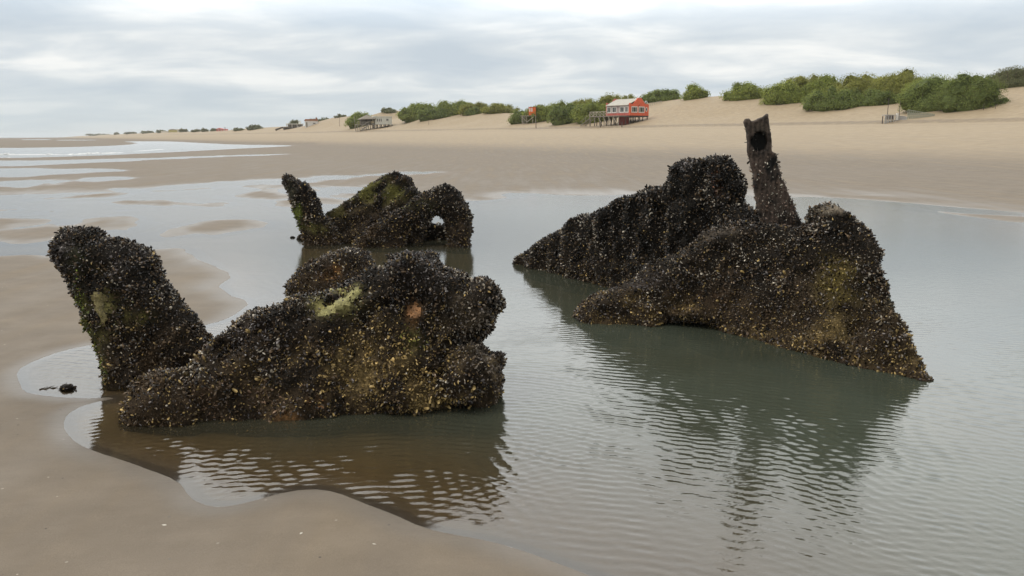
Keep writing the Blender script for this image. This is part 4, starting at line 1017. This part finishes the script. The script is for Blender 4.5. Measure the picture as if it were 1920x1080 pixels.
# --- grey stilt house with thatched pavilion
p = drop(704, 241.5); k = p.y / FPX
gh = empty('stilt_house', p, math.radians(20)); tag(gh, 'pale grey stilt house with a thatched pavilion and a sloping wooden stair', 'house')
zf = 8 * k; D_ = 7.0
m = MB(); m.box(0, 31 * k, 0, D_, zf, zf + 13.5 * k); m.build('wall', GREYW, gh)
m = MB(); m.box(-.3, 31.5 * k, -.3, D_ + .3, zf + 13.5 * k + .003, zf + 14.6 * k); m.build('roof', GREYW, gh)
pg_ = lambda u, n, z: (u, -n, z)
for a in (2.5, 6.0, 9.4): window(gh, a * k, (a + 3.0) * k, zf + 4.5 * k, zf + 11 * k, pg_, .2, 0)
window(gh, 20 * k, 25 * k, zf + 6 * k, zf + 10.5 * k, pg_, .2, 1)
for i in range(5):
    for y in (.3, D_ - .3):
        m = MB(); m.bar((.4 + 7.4 * k * i, y, -2), (.4 + 7.4 * k * i, y, zf - .003), .25); m.build('stilt', WOODD, gh)
m = MB(); m.box(-33 * k, -.01, .3, D_ - .5, zf - .3, zf); m.build('deck', WOODG, gh)
for i in range(5):
    for y in (.5, D_ - .8):
        m = MB(); m.bar((-32 * k + 7.7 * k * i, y, -2), (-32 * k + 7.7 * k * i, y, zf - .31), .2); m.build('deck_stilt', WOODG, gh)
for i in range(4):
    m = MB(); m.bar((-24 * k + 7.6 * k * i, .6, zf), (-24 * k + 7.6 * k * i, .6, zf + 9.5 * k), .16); m.build('pavilion_post', WOODD, gh)
m = MB(); m.box(-24 * k, -1 * k, D_ - 1.2, D_ - .9, zf + .003, zf + 9.0 * k); m.build('pavilion_wall', WOODG, gh)
m = MB(); c = (-13 * k, D_ * .5, zf + 17.5 * k); b_ = [(-27.5 * k, -1.2, zf + 9.4 * k), (1.0 * k, -1.2, zf + 10.4 * k), (1.0 * k, D_ + .8, zf + 10.4 * k), (-27.5 * k, D_ + .8, zf + 9.4 * k)]
m.add(b_ + [c] + [(a, b, z - .25) for a, b, z in b_], [(0,1,4),(1,2,4),(2,3,4),(3,0,4),(8,7,6,5),(0,5,6,1),(1,6,7,2),(2,7,8,3),(3,8,5,0)]); m.build('thatched_roof', THATCH, gh)
m = MB()
for i in range(7):
    x = -33 * k + 5.2 * k * i; m.bar((x, .3, zf), (x, .3, zf + 4.2 * k), .09)
m.bar((-33 * k, .3, zf + 4.2 * k), (-1 * k, .3, zf + 4.2 * k), .09); m.bar((-33 * k, .3, zf + 2.2 * k), (-1 * k, .3, zf + 2.2 * k), .07); m.build('railing', WOODP, gh)
m = MB()
for y in (-2.2, -.4): m.bar((-28 * k, y, -1.0), (-12 * k, y, zf - .05), .16); m.bar((-28 * k, y, .8), (-12 * k, y, zf + 1.4), .1)
for i in range(9): m.box(-28 * k + 16 * k * i / 9, -28 * k + 16 * k * (i + .8) / 9, -2.2, -.4, (zf + .6) * i / 9 - .6, (zf + .6) * i / 9 - .5)
m.build('staircase', WOODG, gh)
m = MB(); m.box(-8 * k, -2 * k, -.1, .05, zf + .5, zf + 5.6 * k); m.build('awning_board', simple_mat('ochre_board', (.36, .30, .18), .8, .2, 3), gh)

# --- white house with an orange roof
p = drop(572, 240.3); k = p.y / FPX; p.z += 1.3
wh = empty('beach_house', p, math.radians(14)); print('WH', p) if DBG else None; tag(wh, 'white beach house with an orange tiled roof and a chimney', 'house')
m = MB(); m.box(0, 23.5 * k, 0, 8, -1, 9.6 * k); m.build('wall', simple_mat('bright_white_wall', (.82, .82, .80), .6, .04, 2), wh)
m = MB(); m.prism([(-.5, 9.6 * k + .003), (24 * k, 9.6 * k + .003), (23.2 * k, 12.2 * k), (1.5 * k, 12.6 * k)], -.5, 8.5); rf = m.build('roof', TILE, wh)
m = MB(); m.box(19.8 * k, 21.8 * k, 2, 3.4, 9.7 * k, 16 * k); m.build('chimney', TILE, rf)
window(wh, 14 * k, 19.5 * k, 3.2 * k, 6.2 * k, lambda u, n, z: (u, -n, z), .25, 1)
m = MB(); m.box(2 * k, 4.6 * k, -.12, -.003, -.5, 6.6 * k); m.build('door', WOODG, wh)
p = drop(548, 241); k = p.y / FPX
dh = empty('deck_hut', p, math.radians(8)); tag(dh, 'low grey deck hut with a flat roof beside the white house', 'hut')
m = MB(); m.box(-16 * k, 21 * k, 0, 6, -1, 1.2 * k); m.build('deck', WOODD, dh)
m = MB(); m.box(-11 * k, 20 * k, -.4, 6, 7.6 * k, 8.8 * k); m.build('flat_roof', GREYW, dh)
m = MB(); m.box(-9 * k, 18 * k, 4.5, 4.8, 1.203 * k, 7.6 * k - .003); m.build('back_wall', WOODG, dh)
for i in range(7):
    m = MB(); m.bar((-9.5 * k + 4.6 * k * i, .3, 1.2 * k), (-9.5 * k + 4.6 * k * i, .3, 7.6 * k), .3); m.build('roof_post', WOODG if i % 2 else WHITE, dh)
m = MB(); m.box(8 * k, 17 * k, 1.0, 3, 1.203 * k, 4.8 * k); m.build('counter', WHITE, dh)
m = MB(); m.box(11 * k, 15 * k, 2, 4, 8.8 * k + .003, 14 * k); m.build('water_tank', GREYW, dh)
m = MB(); m.bar((-30 * k, -.5, -1), (-17 * k, .5, 2.2 * k), .7, .5); m.bar((-17 * k, .5, 1.0 * k), (-8 * k, -.4, 1.6 * k), .6); m.build('log_barrier', WOODD, dh)

# --- distant buildings
p = drop(406, 246.2); k = p.y / FPX
pk = empty('beach_house', p, math.radians(6)); tag(pk, 'small pink house far along the shore', 'house', None)
m = MB(); m.box(0, 17 * k, 0, 9, -2, 4.4 * k); m.build('wall', PINK, pk)
m = MB(); m.prism([(-.3 * k, 4.4 * k + .01), (10 * k, 4.4 * k + .01), (5 * k, 6.1 * k)], -.5, 9.5); m.build('roof', PINK, pk)
for a in (2.5, 7.5, 12.5): window(pk, a * k, (a + 2.0) * k, 1.2 * k, 3.4 * k, lambda u, n, z: (u, -n, z), .3, 0)
m = MB(); m.bar((15 * k, 1, 4 * k), (15 * k, 1, 8 * k), .3); m.build('chimney', WOODD, pk)
p = drop(309, 248.6); k = p.y / FPX
yb = empty('beach_house', p, 0); tag(yb, 'cream and yellow low building far along the shore', 'house', None)
m = MB(); m.box(-7 * k, 5 * k, 0, 12, -2, 2.6 * k); m.build('wall', CREAM, yb)
m = MB(); m.box(5.01 * k, 20 * k, 4, 16, -2, 5.0 * k); m.build('annex', YELL, yb)
m = MB(); m.box(20.01 * k, 27 * k, 6, 16, -2, 6.3 * k); m.build('tower_block', CREAM, yb)
m = MB(); m.prism([(4.5 * k, 5.0 * k + .01), (20.0 * k, 5.0 * k + .01), (12 * k, 6.4 * k)], 3.5, 16.5); m.build('roof', THATCH, yb)

# --- wire cage, poles and net on the right
p = drop(1675, 227.5); k = p.y / FPX
cg = empty('cage', p, math.radians(4)); tag(cg, 'low metal barred cage with dark side panels standing on the sand at right', 'cage')
m = MB(); m.box(-13.5 * k, 4 * k, 0, 1.6, 10.6 * k, 12 * k); m.build('top_rail', METAL, cg)
m = MB(); m.box(-11 * k, 3.8 * k, .6, .8, .3, 10.6 * k - .003); m.build('panel', simple_mat('dark_panel', (.16, .12, .105), .8, .25, 2), cg)
for x in (-21, -16, -13.2, -9.5, -5, 0, 4.2):
    m = MB(); m.bar((x * k, -.05, -.4), (x * k, -.05, (9 if x == -21 else 12) * k), .09); m.build('bar', DARKP if x == -21 else METAL, cg)
m = MB(); m.box(4.5 * k, 7.2 * k, -.3, .1, .2, 14.5 * k); m.build('white_post', WHITE, cg)
m = MB()
for i in range(9): m.bar(((8 + 2 * i) * k, 0, 0), ((9.5 + 2 * i) * k, .2, (11 - i * .4) * k), .08)
for i in range(3): m.bar((8 * k, 0, (2 + 4 * i) * k), (25 * k, .2, (1.6 + 3.4 * i) * k), .06)
m.build('wire_mesh', METAL, cg)
post(1663, 226, 186.5, .6, 'tall dark pole rising behind the barred cage', DARKP)
post(1685.5, 222, 191, .55, 'shorter dark pole right of the tall one behind the cage', DARKP)
q0, q1 = drop(1701, 224), drop(1752, 217.5)
m = MB(); n = 14; prev = None
for i in range(n + 1):
    t = i / n; a = q0.lerp(q1, t) - q0; zz = tz(q0.x + a.x, q0.y + a.y) - q0.z; hgt = 1.35 * (1 - t) + .3
    cur = [Vector((a.x, a.y, zz - .2)), Vector((a.x, a.y, zz + hgt * .5)), Vector((a.x, a.y, zz + hgt))]
    m.bar(cur[0], cur[2], .05)
    if prev:
        for j in range(3): m.bar(prev[j], cur[j], .05)
        m.bar(prev[0], cur[2], .04); m.bar(prev[2], cur[0], .04)
    prev = cur
tag(m.build('net_fence', WIRE, None, q0), 'sagging faded net fence running right from the barred cage', 'fence')

# ------------------------------------------------------------------ surf
MAT_FOAM = simple_mat('foam', (.80, .82, .82), .8, .05, 3)
def surf(px0, py0, px1, py1, hpx, label_seed):
    rng = np.random.default_rng(label_seed)
    a = Vector((*ground(px0, py0), 0)); b = Vector((*ground(px1, py1), 0)); n = 260
    V = []; F = []
    dirn = (b - a).normalized(); nrm = Vector((-dirn.y, dirn.x, 0))
    t = np.linspace(0, 1, n); hh = (.25 + .9 * np.abs(fbm(t * 14, 0 * t, label_seed, 3))) * np.sin(np.pi * np.clip(t, .01, .99)) ** .5
    off = fbm(t * 8, 0 * t + 3, label_seed, 3)
    K = 6
    for i in range(n):
        c = a.lerp(b, t[i]); k = c.y / FPX
        for j in range(K):
            f = j / (K - 1) * 2 - 1
            z = hpx * k * hh[i] * max(0, 1 - f * f) ** .7 * rng.uniform(.75, 1.2) - .01
            q = c + nrm * (off[i] * 1.5 * k + f * 1.6 * k * 3 + rng.normal() * k * .7)
            V.append((q.x, q.y, z))
    for i in range(n - 1):
        for j in range(K - 1): F.append((i * K + j, i * K + j + 1, (i + 1) * K + j + 1, (i + 1) * K + j))
    return V, F
mb = MB()
for args in ((-160, 291, 120, 290, 4.6, 3), (120, 290.5, 232, 286.5, 3.4, 9), (-200, 297, 60, 295.5, 1.0, 12), (250, 284, 310, 279.5, .7, 15), (-120, 258.3, 12, 258.6, .7, 18)):
    mb.add(*surf(*args))
fo_ = mb.build('surf_foam', MAT_FOAM); tag(fo_, 'white breaking surf at the left', 'surf', None, 'stuff'); del fo_['category']

# ------------------------------------------------------------------ sky, sun, camera
SUN_EL, SUN_AZ = math.radians(55), math.radians(-105)   # azimuth measured from +Y to +X
w = bpy.data.worlds.new('World'); scn.world = w; w.use_nodes = True
N = w.node_tree.nodes; L = w.node_tree.links; N.clear()
out = N.new('ShaderNodeOutputWorld')
sky = N.new('ShaderNodeTexSky'); sky.sky_type = 'NISHITA'; sky.sun_disc = False; sky.sun_elevation = SUN_EL; sky.sun_rotation = SUN_AZ; sky.air_density = 1.2; sky.dust_density = 2.5
bg1 = N.new('ShaderNodeBackground'); bg1.inputs['Strength'].default_value = .10; L.new(sky.outputs['Color'], bg1.inputs['Color'])
tc = N.new('ShaderNodeTexCoord'); sp = N.new('ShaderNodeSeparateXYZ'); L.new(tc.outputs['Generated'], sp.inputs[0])
def M(op, a, b=None, clamp=False):
    n = N.new('ShaderNodeMath'); n.operation = op; n.use_clamp = clamp
    for i, x in enumerate((a, b)):
        if x is None: continue
        if isinstance(x, (int, float)): n.inputs[i].default_value = x
        else: L.new(x, n.inputs[i])
    return n.outputs[0]
zc = M('MAXIMUM', sp.outputs['Z'], 0.0)
den = M('ADD', zc, .15)
cx = M('DIVIDE', sp.outputs['X'], den); cy = M('DIVIDE', sp.outputs['Y'], den)
cb = N.new('ShaderNodeCombineXYZ'); L.new(cx, cb.inputs[0]); L.new(cy, cb.inputs[1])
mp = N.new('ShaderNodeMapping'); mp.inputs['Location'].default_value = (1.7, .6, 0); mp.inputs['Rotation'].default_value = (0, 0, math.radians(8)); mp.inputs['Scale'].default_value = (.7, .95, 1); L.new(cb.outputs[0], mp.inputs['Vector'])
n1 = N.new('ShaderNodeTexNoise'); n1.inputs['Scale'].default_value = 1.7; n1.inputs['Detail'].default_value = 6; n1.inputs['Roughness'].default_value = .52; n1.inputs['Distortion'].default_value = .35; L.new(mp.outputs[0], n1.inputs['Vector'])
cr = N.new('ShaderNodeValToRGB'); e = cr.color_ramp.elements
e[0].position = .34; e[0].color = (.545, .615, .68, 1); e[1].position = .66; e[1].color = (.91, .92, .905, 1)
m_ = e.new(.5); m_.color = (.67, .72, .755, 1)
L.new(n1.outputs['Fac'], cr.inputs['Fac'])
# towards the horizon the cloud deck thins to a pale blue
hz = N.new('ShaderNodeMapRange'); hz.inputs['From Min'].default_value = 0; hz.inputs['From Max'].default_value = .085; hz.inputs['To Min'].default_value = 1; hz.inputs['To Max'].default_value = 0
hz.interpolation_type = 'SMOOTHSTEP'; L.new(zc, hz.inputs['Value'])
hm = N.new('ShaderNodeMix'); hm.data_type = 'RGBA'; L.new(M('MULTIPLY', hz.outputs['Result'], .8), hm.inputs['Factor']); L.new(cr.outputs['Color'], hm.inputs[6]); hm.inputs[7].default_value = (.545, .625, .665, 1)
# low glow lobe added ahead to brighten the water's reflection; sky dimmer behind
dt = N.new('ShaderNodeVectorMath'); dt.operation = 'DOT_PRODUCT'; L.new(tc.outputs['Generated'], dt.inputs[0])
LA, LE = math.radians(6), math.radians(17); dt.inputs[1].default_value = (math.sin(LA) * math.cos(LE), math.cos(LA) * math.cos(LE), math.sin(LE))
lob = N.new('ShaderNodeMapRange'); lob.interpolation_type = 'SMOOTHSTEP'; lob.inputs['From Min'].default_value = .45; lob.inputs['From Max'].default_value = .97; lob.inputs['To Min'].default_value = 0; lob.inputs['To Max'].default_value = 1; L.new(dt.outputs['Value'], lob.inputs['Value'])
el = N.new('ShaderNodeMapRange'); el.interpolation_type = 'SMOOTHSTEP'; el.inputs['From Min'].default_value = .10; el.inputs['From Max'].default_value = .27; L.new(zc, el.inputs['Value'])
glow = M('MULTIPLY', M('MULTIPLY', lob.outputs['Result'], el.outputs['Result']), 1.85)
bk = N.new('ShaderNodeMapRange'); bk.inputs['From Min'].default_value = -.5; bk.inputs['From Max'].default_value = .35; bk.inputs['To Min'].default_value = .85; bk.inputs['To Max'].default_value = 1.10; L.new(sp.outputs['Y'], bk.inputs['Value'])
zr_out = M('ADD', glow, bk.outputs['Result'])
wz = N.new('ShaderNodeMapRange'); wz.inputs['From Min'].default_value = .14; wz.inputs['From Max'].default_value = .40; L.new(zc, wz.inputs['Value'])
wm_ = N.new('ShaderNodeMix'); wm_.data_type = 'RGBA'; L.new(M('MULTIPLY', wz.outputs['Result'], .75), wm_.inputs['Factor']); L.new(hm.outputs[2], wm_.inputs[6]); wm_.inputs[7].default_value = (.76, .745, .70, 1)
bg2 = N.new('ShaderNodeBackground'); L.new(wm_.outputs[2], bg2.inputs['Color']); L.new(zr_out, bg2.inputs['Strength'])
mxs = N.new('ShaderNodeMixShader'); mxs.inputs['Fac'].default_value = .93; L.new(bg1.outputs[0], mxs.inputs[1]); L.new(bg2.outputs[0], mxs.inputs[2]); L.new(mxs.outputs[0], out.inputs['Surface'])

sd = bpy.data.lights.new('sun', 'SUN'); sd.energy = 1.7; sd.angle = math.radians(30); sd.color = (1, .94, .85)
so = bpy.data.objects.new('sun', sd); COL.objects.link(so)
dirv = Vector((math.sin(SUN_AZ) * math.cos(SUN_EL), math.cos(SUN_AZ) * math.cos(SUN_EL), math.sin(SUN_EL)))
so.rotation_euler = dirv.to_track_quat('Z', 'Y').to_euler(); so.location = (0, 0, 30)

cd = bpy.data.cameras.new('camera'); cd.sensor_width = 36; cd.lens = 36 * FPX / 1920; cd.clip_end = 30000; cd.clip_start = .05
co = bpy.data.objects.new('camera', cd); COL.objects.link(co); co.location = (0, 0, HC); co.rotation_euler = (math.pi / 2 - TH, 0, 0)
scn.camera = co
scn.view_settings.view_transform = 'Standard'; scn.view_settings.look = 'None'; scn.view_settings.exposure = 0; scn.view_settings.gamma = 1
scn.render.engine = 'CYCLES'
scn.cycles.max_bounces = 8; scn.cycles.transparent_max_bounces = 8
scn.cycles.use_denoising = True

# ------------------------------------------------------------------ sea air
hm_, nt, N, L = new_mat('sea_air')
ho = N.new('ShaderNodeOutputMaterial'); pv = N.new('ShaderNodeVolumePrincipled'); pv.inputs['Color'].default_value = (.90, .94, .98, 1); pv.inputs['Density'].default_value = HAZE; pv.inputs['Anisotropy'].default_value = .2
L.new(pv.outputs[0], ho.inputs['Volume'])
hb = MB().box(-12500, 12500, -12500, 12500, -14, 60).build('haze', hm_); tag(hb, None, None, None, 'stuff')
scn.cycles.volume_bounces = 1
